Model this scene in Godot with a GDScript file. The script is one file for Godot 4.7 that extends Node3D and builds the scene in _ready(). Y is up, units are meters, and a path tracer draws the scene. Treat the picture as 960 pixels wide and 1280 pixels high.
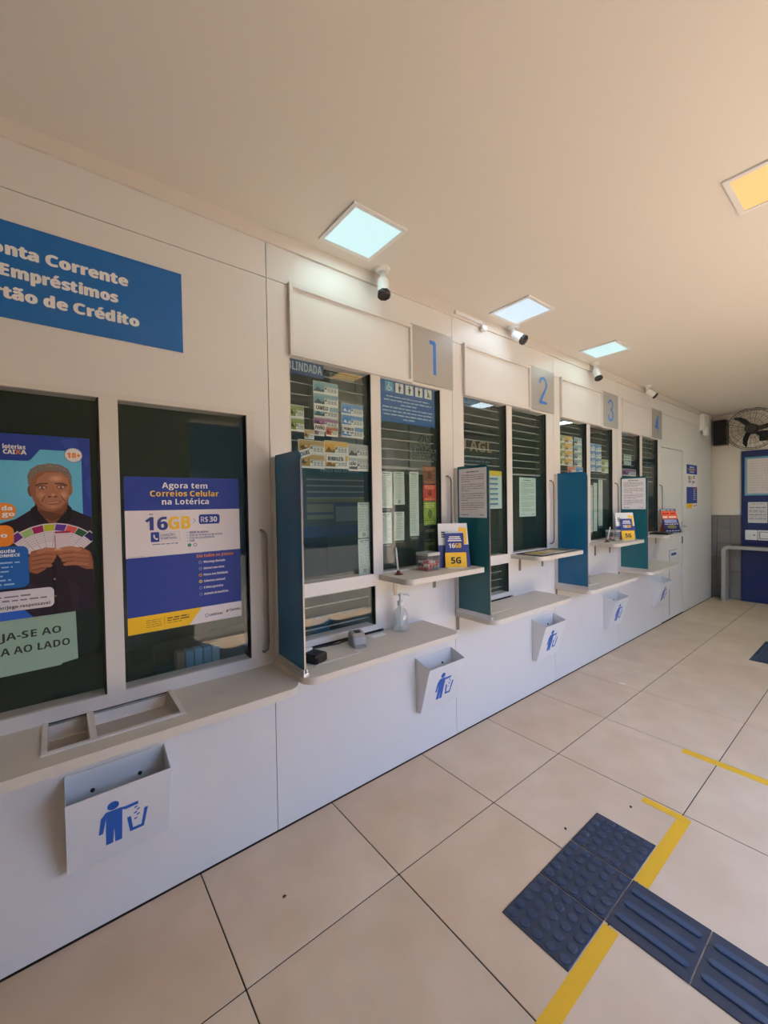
extends Node3D
# Wall with the service windows is the plane x = 0 (room at x > 0), it runs along -z away from the camera. y is up, metres.

const PITCH := 1.179          # distance between two service stations
const GLASS_X := -0.014       # outer face of the glass

var used := {}
var fonts := {}
var base_y := {}
var M := {}
var rng := RandomNumberGenerator.new()


func _ready() -> void:
	rng.seed = 7
	# ---------- camera, sky, sun, exposure ----------
	var cam := Camera3D.new()
	cam.name = "camera"
	cam.position = Vector3(1.7118, 1.45, 0.0)
	cam.rotation = Vector3(-0.0202462, 0.899242, -0.016458)
	cam.fov = rad_to_deg(2.0 * atan(640.0 / 512.514))
	cam.near = 0.02
	add_child(cam)
	cam.current = true
	var sky_m := ProceduralSkyMaterial.new()
	sky_m.sky_top_color = Color(0.45, 0.58, 0.80)
	sky_m.sky_horizon_color = Color(0.80, 0.87, 0.95)
	sky_m.ground_bottom_color = Color(0.42, 0.38, 0.34)
	sky_m.ground_horizon_color = Color(0.62, 0.60, 0.58)
	sky_m.sky_energy_multiplier = 3.8
	sky_m.ground_energy_multiplier = 1.2
	var sky := Sky.new()
	sky.sky_material = sky_m
	var env := Environment.new()
	env.background_mode = Environment.BG_SKY
	env.sky = sky
	env.ambient_light_source = Environment.AMBIENT_SOURCE_DISABLED
	env.reflected_light_source = Environment.REFLECTION_SOURCE_SKY
	env.tonemap_mode = Environment.TONE_MAPPER_LINEAR
	env.tonemap_exposure = 0.64
	env.sdfgi_enabled = true
	env.ssao_enabled = true
	env.ssil_enabled = true
	var we := WorldEnvironment.new()
	we.name = "environment"
	we.environment = env
	add_child(we)
	var sun := DirectionalLight3D.new()
	sun.name = "sun"
	sun.light_color = Color(1.0, 0.95, 0.87)
	sun.light_energy = 56.0
	sun.light_angular_distance = 0.5
	sun.shadow_enabled = true
	sun.sky_mode = DirectionalLight3D.SKY_MODE_LIGHT_ONLY
	add_child(sun)
	sun.look_at_from_position(Vector3(1.0, 2.75, 0.35), Vector3.ZERO, Vector3.UP)

	make_materials()
	build_floor()
	build_shell()
	build_counter_wall()
	build_office()
	build_street()
	build_station_zero()
	for k in 4:
		build_station(k)
	build_wall_signs()
	build_window_papers()
	build_counter_objects()
	build_end_wall()
	build_ceiling_objects()
	build_floor_objects()


# ======================================================================= helpers
func mat(c: Color, rough := 0.5, metal := 0.0, spec := 0.5) -> StandardMaterial3D:
	var m := StandardMaterial3D.new()
	m.albedo_color = c
	m.roughness = rough
	m.metallic = metal
	m.metallic_specular = spec
	return m

func rgb(r: int, g: int, b: int) -> Color:
	return Color8(r, g, b)

func numbered(called: String) -> String:
	var n: int = used.get(called, 0)
	used[called] = n + 1
	return called if n == 0 else "%s_%03d" % [called, n]

func tag(o: Node3D, label: String, category: String, group := "", kind := "") -> Node3D:
	if label: o.set_meta("label", label)
	if category: o.set_meta("category", category)
	if group: o.set_meta("group", group)
	if kind: o.set_meta("kind", kind)
	return o

# A thing in the world's own axes.
func thing(called: String, label: String, category: String, at := Vector3.ZERO, turn := 0.0, group := "") -> Node3D:
	var o := Node3D.new()
	o.name = numbered(called)
	add_child(o, true)
	o.position = at
	o.rotation.y = turn
	return tag(o, label, category, group)

# A thing on the counter wall: its x runs along the wall (away from the camera), y up, z out into the room.
func on_wall(called: String, label: String, category: String, u: float, y: float, out := 0.0, group := "") -> Node3D:
	return thing(called, label, category, Vector3(out, y, -u), PI / 2, group)

func st() -> SurfaceTool:
	var s := SurfaceTool.new()
	s.begin(Mesh.PRIMITIVE_TRIANGLES)
	return s

func put(called: String, s: SurfaceTool, m: Material, parent: Node3D, at := Vector3.ZERO, kind := "") -> MeshInstance3D:
	return place(called, s.commit(), m, parent, at, kind)

func place(called: String, mesh: Mesh, m: Material, parent: Node3D, at := Vector3.ZERO, kind := "") -> MeshInstance3D:
	var o := MeshInstance3D.new()
	o.name = called if parent != self else numbered(called)
	o.mesh = mesh
	if m: o.material_override = m
	o.position = at
	parent.add_child(o, true)
	if kind: o.set_meta("kind", kind)
	return o

func vtx(s: SurfaceTool, p: Vector3, n: Vector3, uv := Vector2.ZERO) -> void:
	s.set_normal(n)
	s.set_uv(uv)
	s.add_vertex(p)

# Counter-clockwise seen from outside.
func quad(s: SurfaceTool, a: Vector3, b: Vector3, c: Vector3, d: Vector3) -> void:
	var n := (b - a).cross(c - a).normalized()
	for p: Vector3 in [a, c, b, a, d, c]: vtx(s, p, n)

func tri(s: SurfaceTool, a: Vector3, b: Vector3, c: Vector3) -> void:
	var n := (b - a).cross(c - a).normalized()
	for p: Vector3 in [a, c, b]: vtx(s, p, n)

# A face turned so that it looks away from «inside».
func face(s: SurfaceTool, p: Array, inside: Vector3) -> void:
	var a: Vector3 = p[0]
	var b: Vector3 = p[1]
	var c: Vector3 = p[2]
	var n := (b - a).cross(c - a)
	var flip := n.dot(a - inside) < 0
	if p.size() == 3:
		if flip: tri(s, a, c, b)
		else: tri(s, a, b, c)
	else:
		var d: Vector3 = p[3]
		if flip: quad(s, a, d, c, b)
		else: quad(s, a, b, c, d)

func box(s: SurfaceTool, lo: Vector3, hi: Vector3) -> void:
	var x0 := lo.x; var y0 := lo.y; var z0 := lo.z
	var x1 := hi.x; var y1 := hi.y; var z1 := hi.z
	var c := (lo + hi) / 2
	face(s, [Vector3(x0, y0, z0), Vector3(x1, y0, z0), Vector3(x1, y1, z0), Vector3(x0, y1, z0)], c)
	face(s, [Vector3(x0, y0, z1), Vector3(x1, y0, z1), Vector3(x1, y1, z1), Vector3(x0, y1, z1)], c)
	face(s, [Vector3(x0, y0, z0), Vector3(x1, y0, z0), Vector3(x1, y0, z1), Vector3(x0, y0, z1)], c)
	face(s, [Vector3(x0, y1, z0), Vector3(x1, y1, z0), Vector3(x1, y1, z1), Vector3(x0, y1, z1)], c)
	face(s, [Vector3(x0, y0, z0), Vector3(x0, y1, z0), Vector3(x0, y1, z1), Vector3(x0, y0, z1)], c)
	face(s, [Vector3(x1, y0, z0), Vector3(x1, y1, z0), Vector3(x1, y1, z1), Vector3(x1, y0, z1)], c)

# A box with chamfered edges, about its centre.
func cbox(s: SurfaceTool, c: Vector3, size: Vector3, r: float, xf := Transform3D.IDENTITY) -> void:
	var h := size / 2
	var i := h - Vector3(r, r, r)
	var ctr := xf * c
	var ax := [Vector3.RIGHT, Vector3.UP, Vector3.BACK]
	for a in 3:
		var b := (a + 1) % 3
		var d := (a + 2) % 3
		for sa: float in [-1.0, 1.0]:
			var p := []
			for q: Array in [[-1.0, -1.0], [1.0, -1.0], [1.0, 1.0], [-1.0, 1.0]]:
				p.append(xf * (c + ax[a] * sa * h[a] + ax[b] * q[0] * i[b] + ax[d] * q[1] * i[d]))
			face(s, p, ctr)
			for sb: float in [-1.0, 1.0]:
				face(s, [xf * (c + ax[a] * sa * h[a] + ax[b] * sb * i[b] + ax[d] * i[d]), xf * (c + ax[a] * sa * h[a] + ax[b] * sb * i[b] - ax[d] * i[d]),
					xf * (c + ax[a] * sa * i[a] + ax[b] * sb * h[b] - ax[d] * i[d]), xf * (c + ax[a] * sa * i[a] + ax[b] * sb * h[b] + ax[d] * i[d])], ctr)
	for sx: float in [-1.0, 1.0]:
		for sy: float in [-1.0, 1.0]:
			for sz: float in [-1.0, 1.0]:
				face(s, [xf * (c + Vector3(sx * h.x, sy * i.y, sz * i.z)), xf * (c + Vector3(sx * i.x, sy * h.y, sz * i.z)), xf * (c + Vector3(sx * i.x, sy * i.y, sz * h.z))], ctr)

func chamfered(size: Vector3, r: float) -> ArrayMesh:
	var s := st()
	cbox(s, Vector3.ZERO, size, r)
	return s.commit()

# A polygon in x, y extruded from z0 to z1 (all then moved by xf).
func prism(s: SurfaceTool, pts: PackedVector2Array, z0: float, z1: float, xf := Transform3D.IDENTITY) -> void:
	var p := pts.duplicate()
	if Geometry2D.is_polygon_clockwise(p): p.reverse()
	var t := Geometry2D.triangulate_polygon(p)
	for k in range(0, t.size(), 3):
		var a := p[t[k]]
		var b := p[t[k + 1]]
		var c := p[t[k + 2]]
		if (b - a).cross(c - a) < 0:
			var w := b
			b = c
			c = w
		tri(s, xf * Vector3(a.x, a.y, z1), xf * Vector3(b.x, b.y, z1), xf * Vector3(c.x, c.y, z1))
		tri(s, xf * Vector3(a.x, a.y, z0), xf * Vector3(c.x, c.y, z0), xf * Vector3(b.x, b.y, z0))
	for k in p.size():
		var a := p[k]
		var b := p[(k + 1) % p.size()]
		quad(s, xf * Vector3(a.x, a.y, z0), xf * Vector3(b.x, b.y, z0), xf * Vector3(b.x, b.y, z1), xf * Vector3(a.x, a.y, z1))

func poly(a: Array) -> PackedVector2Array:
	var p := PackedVector2Array()
	for k in range(0, a.size(), 2): p.append(Vector2(a[k], a[k + 1]))
	return p

func disc(c: Vector2, rx: float, ry: float, n := 20) -> PackedVector2Array:
	var p := PackedVector2Array()
	for k in n: p.append(c + Vector2(cos(TAU * k / n) * rx, sin(TAU * k / n) * ry))
	return p

# A rectangle whose corners are rounded by radii [bottom left, bottom right, top right, top left].
func round_rect(x0: float, y0: float, x1: float, y1: float, r: Array, n := 6) -> PackedVector2Array:
	var p := PackedVector2Array()
	var cs := [Vector2(x0 + r[0], y0 + r[0]), Vector2(x1 - r[1], y0 + r[1]), Vector2(x1 - r[2], y1 - r[2]), Vector2(x0 + r[3], y1 - r[3])]
	for k in 4:
		if r[k] <= 0.0:
			p.append(cs[k])
			continue
		for j in n + 1:
			var a := PI + PI / 2 * k + PI / 2 * j / n
			p.append(cs[k] + Vector2(cos(a), sin(a)) * r[k])
	return p

# A stroke of constant width along a line in x, y, extruded.
func stroke(s: SurfaceTool, line: Array, w: float, z0: float, z1: float) -> void:
	var pl := poly(line)
	for q: PackedVector2Array in Geometry2D.offset_polyline(pl, w / 2, Geometry2D.JOIN_ROUND, Geometry2D.END_ROUND):
		if not Geometry2D.is_polygon_clockwise(q): prism(s, q, z0, z1)

func tube(s: SurfaceTool, pts: Array, r: float, n := 8, closed := false) -> void:
	var rings := []
	var up := Vector3.UP
	var m := pts.size()
	for k in m:
		var a: Vector3 = pts[(k - 1 + m) % m] if closed or k > 0 else pts[k]
		var b: Vector3 = pts[(k + 1) % m] if closed or k < m - 1 else pts[k]
		var d := (b - a).normalized()
		var side := up - d * up.dot(d)
		if side.length() < 0.05: side = Vector3.RIGHT - d * Vector3.RIGHT.dot(d)
		if side.length() < 0.05: side = Vector3.BACK - d * Vector3.BACK.dot(d)
		side = side.normalized()
		up = side
		var other := d.cross(side)
		var ring := []
		for j in n: ring.append(side * cos(TAU * j / n) + other * sin(TAU * j / n))
		rings.append(ring)
	for k in (m if closed else m - 1):
		var k2 := (k + 1) % m
		var p: Vector3 = pts[k]
		var q: Vector3 = pts[k2]
		for j in n:
			var j2 := (j + 1) % n
			var na: Vector3 = rings[k][j]
			var nb: Vector3 = rings[k][j2]
			var nc: Vector3 = rings[k2][j2]
			var nd: Vector3 = rings[k2][j]
			for v: Array in [[p, na], [q, nc], [p, nb], [p, na], [q, nd], [q, nc]]: vtx(s, v[0] + v[1] * r, v[1])
	if not closed:
		for j in n:
			var j2 := (j + 1) % n
			var p: Vector3 = pts[0]
			var q: Vector3 = pts[m - 1]
			tri(s, p, p + rings[0][j2] * r, p + rings[0][j] * r)
			tri(s, q, q + rings[m - 1][j] * r, q + rings[m - 1][j2] * r)

# Turned round the y axis: profile of (radius, height) from the bottom up.
func lathe(s: SurfaceTool, prof: Array, n := 20, xf := Transform3D.IDENTITY) -> void:
	for k in prof.size() - 1:
		var a: Vector2 = prof[k]
		var b: Vector2 = prof[k + 1]
		var t := b - a
		var nn := Vector2(t.y, -t.x).normalized()
		for j in n:
			var u := TAU * j / n
			var v := TAU * (j + 1) / n
			var e0 := Vector3(cos(u), 0, sin(u))
			var e1 := Vector3(cos(v), 0, sin(v))
			var n0 := (xf.basis * (e0 * nn.x + Vector3.UP * nn.y)).normalized()
			var n1 := (xf.basis * (e1 * nn.x + Vector3.UP * nn.y)).normalized()
			var p00 := xf * (e0 * a.x + Vector3.UP * a.y)
			var p10 := xf * (e1 * a.x + Vector3.UP * a.y)
			var p01 := xf * (e0 * b.x + Vector3.UP * b.y)
			var p11 := xf * (e1 * b.x + Vector3.UP * b.y)
			if a.x > 1e-5:
				for w: Array in [[p00, n0], [p10, n1], [p11, n1]]: vtx(s, w[0], w[1])
			if b.x > 1e-5:
				for w: Array in [[p00, n0], [p11, n1], [p01, n0]]: vtx(s, w[0], w[1])

# A printed sheet, its picture on the face towards +z.
func sheet(called: String, w: float, h: float, t: float, print_m: Material, edge_m: Material, parent: Node3D, at := Vector3.ZERO) -> MeshInstance3D:
	var s := st()
	var q := [Vector3(-w / 2, -h / 2, t), Vector3(w / 2, -h / 2, t), Vector3(w / 2, h / 2, t), Vector3(-w / 2, h / 2, t)]
	var uv := [Vector2(0, 1), Vector2(1, 1), Vector2(1, 0), Vector2(0, 0)]
	for k: int in [0, 2, 1, 0, 3, 2]: vtx(s, q[k], Vector3.BACK, uv[k])
	s.set_material(print_m)
	var mesh := s.commit()
	var e := st()
	var b := [Vector3(-w / 2, -h / 2, 0), Vector3(w / 2, -h / 2, 0), Vector3(w / 2, h / 2, 0), Vector3(-w / 2, h / 2, 0)]
	for k in 4: quad(e, b[k], b[(k + 1) % 4], q[(k + 1) % 4], q[k])
	quad(e, b[0], b[3], b[2], b[1])
	e.set_material(edge_m)
	e.commit(mesh)
	return place(called, mesh, null, parent, at)

# ---------- lettering
func font(bold: bool, heavy: float, serif := false) -> Font:
	var key := "%s %s %s" % [bold, heavy, serif]
	if not fonts.has(key):
		var f := SystemFont.new()
		f.font_names = PackedStringArray(["Droid Serif" if serif else "Droid Sans"])
		f.font_weight = 700 if bold else 400
		var made: Font = f
		fonts[key] = made
		var probe := TextMesh.new()
		probe.font = made
		probe.font_size = 32
		probe.pixel_size = 1.0
		probe.text = "H"
		var ab := probe.get_aabb()
		base_y[key] = Vector2(ab.position.y, ab.size.y)
	return fonts[key]

# «at» is the base line's start (align 0), middle (1) or end (2). A width stretches the line to it.
func text(words: String, cap: float, parent: Node3D, at: Vector3, m: Material, align := 0, width := 0.0, bold := true, heavy := 0.0, serif := false) -> MeshInstance3D:
	var f := font(bold, 0.0, serif)
	var key := "%s %s %s" % [bold, 0.0, serif]
	var by: Vector2 = base_y[key]
	var t := TextMesh.new()
	t.font = f
	t.font_size = 32
	t.curve_step = 2.0 if cap < 0.03 else 0.7
	t.pixel_size = cap / by.y
	t.depth = 0.0008
	t.horizontal_alignment = HORIZONTAL_ALIGNMENT_LEFT
	t.text = words
	var ab := t.get_aabb()
	var sx := width / ab.size.x if width > 0.0 else 1.0
	var made: Mesh = t
	if heavy > 0.0:    # heavier strokes: the same outlines set down five times, a hair apart
		var d := heavy * cap * 0.045
		var thick := st()
		var n := 0
		for q: Vector2 in [Vector2(d, 0), Vector2(-d, 0), Vector2(0, d * 0.6), Vector2(0, -d * 0.6), Vector2.ZERO]:
			thick.append_from(t, 0, Transform3D(Basis.IDENTITY, Vector3(q.x, q.y, n * 0.00012)))
			n += 1
		made = thick.commit()
	var o := place("lettering", made, m, parent)
	o.scale = Vector3(sx, 1, 1)
	o.position = at + Vector3(-(ab.position.x + ab.size.x * 0.5 * align) * sx, -by.x * t.pixel_size, 0.0005)
	return o

# ---------- print: pictures drawn span by span
func page(w: int, h: int, c: Color) -> Image:
	var im := Image.create(w, h, false, Image.FORMAT_RGBA8)
	im.fill(c)
	return im

func ink(im: Image, pts: PackedVector2Array, c: Color) -> void:
	var lo := 1e9
	var hi := -1e9
	for p in pts:
		lo = minf(lo, p.y)
		hi = maxf(hi, p.y)
	var w := im.get_width()
	for y in range(maxi(0, int(lo)), mini(im.get_height(), int(hi) + 1)):
		var yy := y + 0.5
		var xs := PackedFloat32Array()
		for k in pts.size():
			var a := pts[k]
			var b := pts[(k + 1) % pts.size()]
			if (a.y <= yy) != (b.y <= yy): xs.append(a.x + (yy - a.y) / (b.y - a.y) * (b.x - a.x))
		xs.sort()
		for k in range(0, xs.size() - 1, 2):
			var x0 := clampi(roundi(xs[k]), 0, w)
			var x1 := clampi(roundi(xs[k + 1]), 0, w)
			if x1 > x0: im.fill_rect(Rect2i(x0, y, x1 - x0, 1), c)

func dot(im: Image, x: float, y: float, rx: float, ry: float, c: Color, turn := 0.0) -> void:
	var p := PackedVector2Array()
	for k in 28: p.append(Vector2(x, y) + Vector2(cos(TAU * k / 28) * rx, sin(TAU * k / 28) * ry).rotated(turn))
	ink(im, p, c)

func shade(im: Image, x: float, y: float, rx: float, ry: float, outer: Color, inner: Color, turn := 0.0, steps := 8) -> void:
	for k in steps:
		var f := 1.0 - float(k) / steps
		dot(im, x, y, rx * f, ry * f, outer.lerp(inner, float(k) / (steps - 1)), turn)

func bar(im: Image, x0: float, y0: float, x1: float, y1: float, c: Color) -> void:
	im.fill_rect(Rect2i(int(x0), int(y0), maxi(1, int(x1 - x0)), maxi(1, int(y1 - y0))), c)

# A line of print too small to read: a row of word-long dashes.
func dashes(im: Image, x0: float, x1: float, y: float, hgt: float, c: Color) -> void:
	var x := x0
	while x < x1:
		var w := minf(rng.randf_range(2.0, 6.5) * hgt, x1 - x)
		if w > 2: bar(im, x, y + rng.randf_range(0, 0.25) * hgt, x + w, y + hgt, c)
		x += w + hgt * 0.8

func printed(im: Image, rough := 0.55) -> StandardMaterial3D:
	var m := mat(Color.WHITE, rough + 0.1, 0.0, 0.35)
	im.generate_mipmaps()
	m.albedo_texture = ImageTexture.create_from_image(im)
	m.texture_repeat = false
	return m

func notice_print(w: int, h: int, paper: Color, inkc: Color, rows: int, title := true) -> StandardMaterial3D:
	var im := page(w, h, paper)
	var x0 := w * 0.09
	var x1 := w * 0.91
	var y := h * 0.06
	if title:
		dashes(im, w * 0.28, w * 0.72, y, h * 0.022, inkc.darkened(0.4))
		y += h * 0.07
	var step := (h * 0.88 - y) / rows
	for k in rows:
		var last := k % 4 == 3
		dashes(im, x0, (x0 + (x1 - x0) * rng.randf_range(0.3, 0.8)) if last else x1, y, step * 0.34, inkc)
		y += step * (1.35 if last else 0.9)
	dashes(im, x0, x0 + w * 0.25, h * 0.935, h * 0.018, inkc)
	dashes(im, x1 - w * 0.16, x1, h * 0.935, h * 0.018, inkc.darkened(0.3))
	return printed(im)


# ======================================================================= materials
func noise_tex(freq: float, a: Color, b: Color, size := 512, oct := 4) -> NoiseTexture2D:
	var n := FastNoiseLite.new()
	n.noise_type = FastNoiseLite.TYPE_SIMPLEX_SMOOTH
	n.seed = 11
	n.frequency = freq
	n.fractal_octaves = oct
	var g := Gradient.new()
	g.set_color(0, a)
	g.set_color(1, b)
	var t := NoiseTexture2D.new()
	t.width = size
	t.height = size
	t.seamless = true
	t.noise = n
	t.color_ramp = g
	return t

func glass(c: Color, a: float) -> StandardMaterial3D:
	var m := mat(Color(c.r, c.g, c.b, a), 0.0)
	m.transparency = BaseMaterial3D.TRANSPARENCY_ALPHA
	return m

func make_materials() -> void:
	M.wall = mat(rgb(224, 220, 214), 0.38)
	M.frame = mat(rgb(220, 215, 208), 0.34)
	M.gap = mat(rgb(40, 38, 36), 0.8)
	M.ceiling = mat(rgb(228, 221, 211), 0.75)
	M.plaster = mat(rgb(236, 226, 210), 0.7)
	M.trim = mat(rgb(218, 210, 200), 0.6)
	M.tile = []
	for k in 3:
		var m := mat([Color(1, 1, 1), Color(0.975, 0.97, 0.965), Color(0.99, 0.975, 0.96)][k], 0.34, 0.0, 0.42)
		m.albedo_texture = noise_tex(0.006, rgb(206, 182, 152), rgb(220, 198, 170))
		m.uv1_triplanar = true
		m.uv1_world_triplanar = true
		m.uv1_scale = Vector3(0.9, 0.9, 0.9)
		M.tile.append(m)
	M.grout = mat(rgb(48, 40, 34), 0.9)
	M.counter = mat(rgb(206, 199, 186), 0.42)
	M.counter_edge = mat(rgb(224, 214, 206), 0.4)
	M.metal = mat(rgb(196, 194, 190), 0.32, 0.55)
	M.alu = mat(rgb(205, 205, 205), 0.3, 0.7)
	M.dark_metal = mat(rgb(128, 124, 120), 0.35, 0.6)
	M.white = mat(rgb(236, 234, 230), 0.45)
	M.paper = mat(rgb(238, 236, 232), 0.7)
	M.bin = mat(rgb(226, 225, 222), 0.4)
	M.black = mat(rgb(18, 18, 19), 0.4)
	M.rubber = mat(rgb(22, 24, 24), 0.7)
	M.blue = mat(rgb(0, 92, 168), 0.22)
	M.logo_blue = mat(rgb(24, 88, 178), 0.4)
	M.teal = mat(rgb(22, 92, 108), 0.22)
	M.teal_blue = mat(rgb(10, 92, 140), 0.22)
	M.plate = mat(rgb(170, 167, 163), 0.38, 0.35)
	M.digit = mat(rgb(36, 112, 200), 0.35)
	M.letter = mat(rgb(240, 238, 234), 0.5)
	M.ink = mat(rgb(24, 28, 30), 0.6)
	M.navy = mat(rgb(34, 52, 128), 0.45)
	M.yellow = mat(rgb(246, 196, 30), 0.45)
	M.orange = mat(rgb(226, 130, 40), 0.5)
	M.glass = glass(rgb(84, 116, 104), 0.085)
	M.glass.metallic_specular = 0.34
	M.clear = glass(rgb(215, 222, 222), 0.16)
	M.rod = mat(rgb(176, 184, 178), 0.4)
	M.office = mat(rgb(66, 82, 74), 0.8)
	M.desk = mat(rgb(52, 54, 52), 0.6)
	M.chair = mat(rgb(22, 30, 62), 0.8)
	M.acrylic = glass(rgb(225, 232, 232), 0.05)
	M.tray = mat(rgb(172, 160, 146), 0.45)
	M.pvc_stud = mat(rgb(35, 55, 82), 0.45)
	M.tape = mat(rgb(226, 176, 34), 0.6)
	M.pvc = mat(rgb(32, 48, 70), 0.5)
	M.pvc_rib = mat(rgb(42, 68, 100), 0.45)
	M.asphalt = mat(rgb(34, 34, 36), 0.9)
	M.facade = mat(rgb(60, 66, 64), 0.8)
	M.deep = mat(rgb(60, 70, 80), 0.3)


# ======================================================================= setting
func build_floor() -> void:
	var f := thing("floor", "beige polished porcelain floor tiles with dark joints", "floor")
	f.set_meta("kind", "structure")
	var s := st()
	box(s, Vector3(-2.6, -0.14, -7.7), Vector3(3.02, -0.0025, 2.3))
	put("screed", s, M.grout, f)
	var meshes := {}
	var cols := [[0.002, 0.4978], [0.5022, 1.0978], [1.1022, 1.6978], [1.7022, 2.2978], [2.3022, 2.898]]
	var rows := []
	for k in range(-4, 12): rows.append(-0.405 - 0.6025 * k)
	for c: Array in cols:
		for k in rows.size():
			var z1: float = rows[k] - 0.0022
			var z0: float = maxf(rows[k] - 0.6025 + 0.0022, -7.545)
			if z1 - z0 < 0.05: continue
			var size := Vector3(c[1] - c[0], 0.012, z1 - z0)
			var key := str(size)
			if not meshes.has(key): meshes[key] = chamfered(size, 0.0012)
			place("floor_tile", meshes[key], M.tile[rng.randi() % 3], f, Vector3((c[0] + c[1]) / 2, -0.006, (z0 + z1) / 2))

func build_shell() -> void:
	var s := st()
	box(s, Vector3(-2.6, 2.645, -7.8), Vector3(3.3, 2.8, 2.4))
	tag(put("ceiling", s, M.ceiling, self), "plain cream plaster ceiling", "ceiling", "", "structure")
	# far wall: painted above, grey tiles below
	var w := thing("wall_far", "far end wall, cream above and grey tiled below", "wall")
	w.set_meta("kind", "structure")
	s = st()
	box(s, Vector3(-0.6, 0, -7.75), Vector3(3.2, 2.645, -7.55))
	put("plaster", s, M.plaster, w)
	var tm := mat(rgb(128, 124, 122), 0.35)
	var tm2 := mat(rgb(120, 117, 116), 0.35)
	var tile := chamfered(Vector3(0.148, 0.197, 0.012), 0.002)
	s = st()
	box(s, Vector3(-0.05, 0, -7.55), Vector3(3.0, 1.205, -7.545))
	put("grout_bed", s, mat(rgb(160, 156, 150), 0.9), w)
	for i in 7:
		for j in 6:
			place("wall_tile", tile, tm if rng.randf() < 0.5 else tm2, w, Vector3(-0.025 + 0.15 * i, 0.105 + 0.2 * j, -7.542))
	# wall behind the camera
	s = st()
	box(s, Vector3(-2.6, 0, 2.2), Vector3(3.2, 2.645, 2.35))
	tag(put("wall_near", s, M.plaster, self), "cream wall behind the viewer", "wall", "", "structure")
	# street front: piers, header, two open doorways
	s = st()
	box(s, Vector3(2.9, 0, -1.1), Vector3(3.1, 2.645, 2.2))
	box(s, Vector3(2.9, 0, -7.55), Vector3(3.1, 2.645, -3.9))
	box(s, Vector3(2.9, 2.38, -3.9), Vector3(3.1, 2.645, -1.1))
	tag(put("wall_street", s, M.plaster, self), "street front wall with one wide open doorway", "wall", "", "structure")

func build_street() -> void:
	var s := st()
	box(s, Vector3(3.02, -0.3, -30), Vector3(5.6, -0.01, 24))
	tag(put("sidewalk", s, mat(rgb(70, 64, 58), 0.85), self), "pale concrete pavement outside the doorways", "pavement", "", "structure")
	s = st()
	box(s, Vector3(5.6, -0.4, -30), Vector3(13, -0.12, 24))
	tag(put("street", s, M.asphalt, self), "sunlit grey street outside", "street", "", "structure")
	var b := thing("opposite_wall", "pale building front across the street", "building")
	b.set_meta("kind", "structure")
	s = st()
	box(s, Vector3(13, -0.4, -30), Vector3(15, 4.4, 24))
	put("facade", s, M.facade, b)
	for k in 9:
		s = st()
		box(s, Vector3(12.97, 0.8 if k % 3 else 0.0, -26 + 5.4 * k), Vector3(13.02, 2.6, -23.6 + 5.4 * k))
		put("opening", s, M.deep, b)

# The wall with the service windows. u runs along the wall away from the camera (z = -u).
func slab(s: SurfaceTool, u0: float, u1: float, y0: float, y1: float, x0 := -0.028, x1 := 0.0) -> void:
	box(s, Vector3(x0, y0, -u1), Vector3(x1, y1, -u0))

func wl(k: int) -> float:
	return 0.829 + PITCH * k

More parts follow.
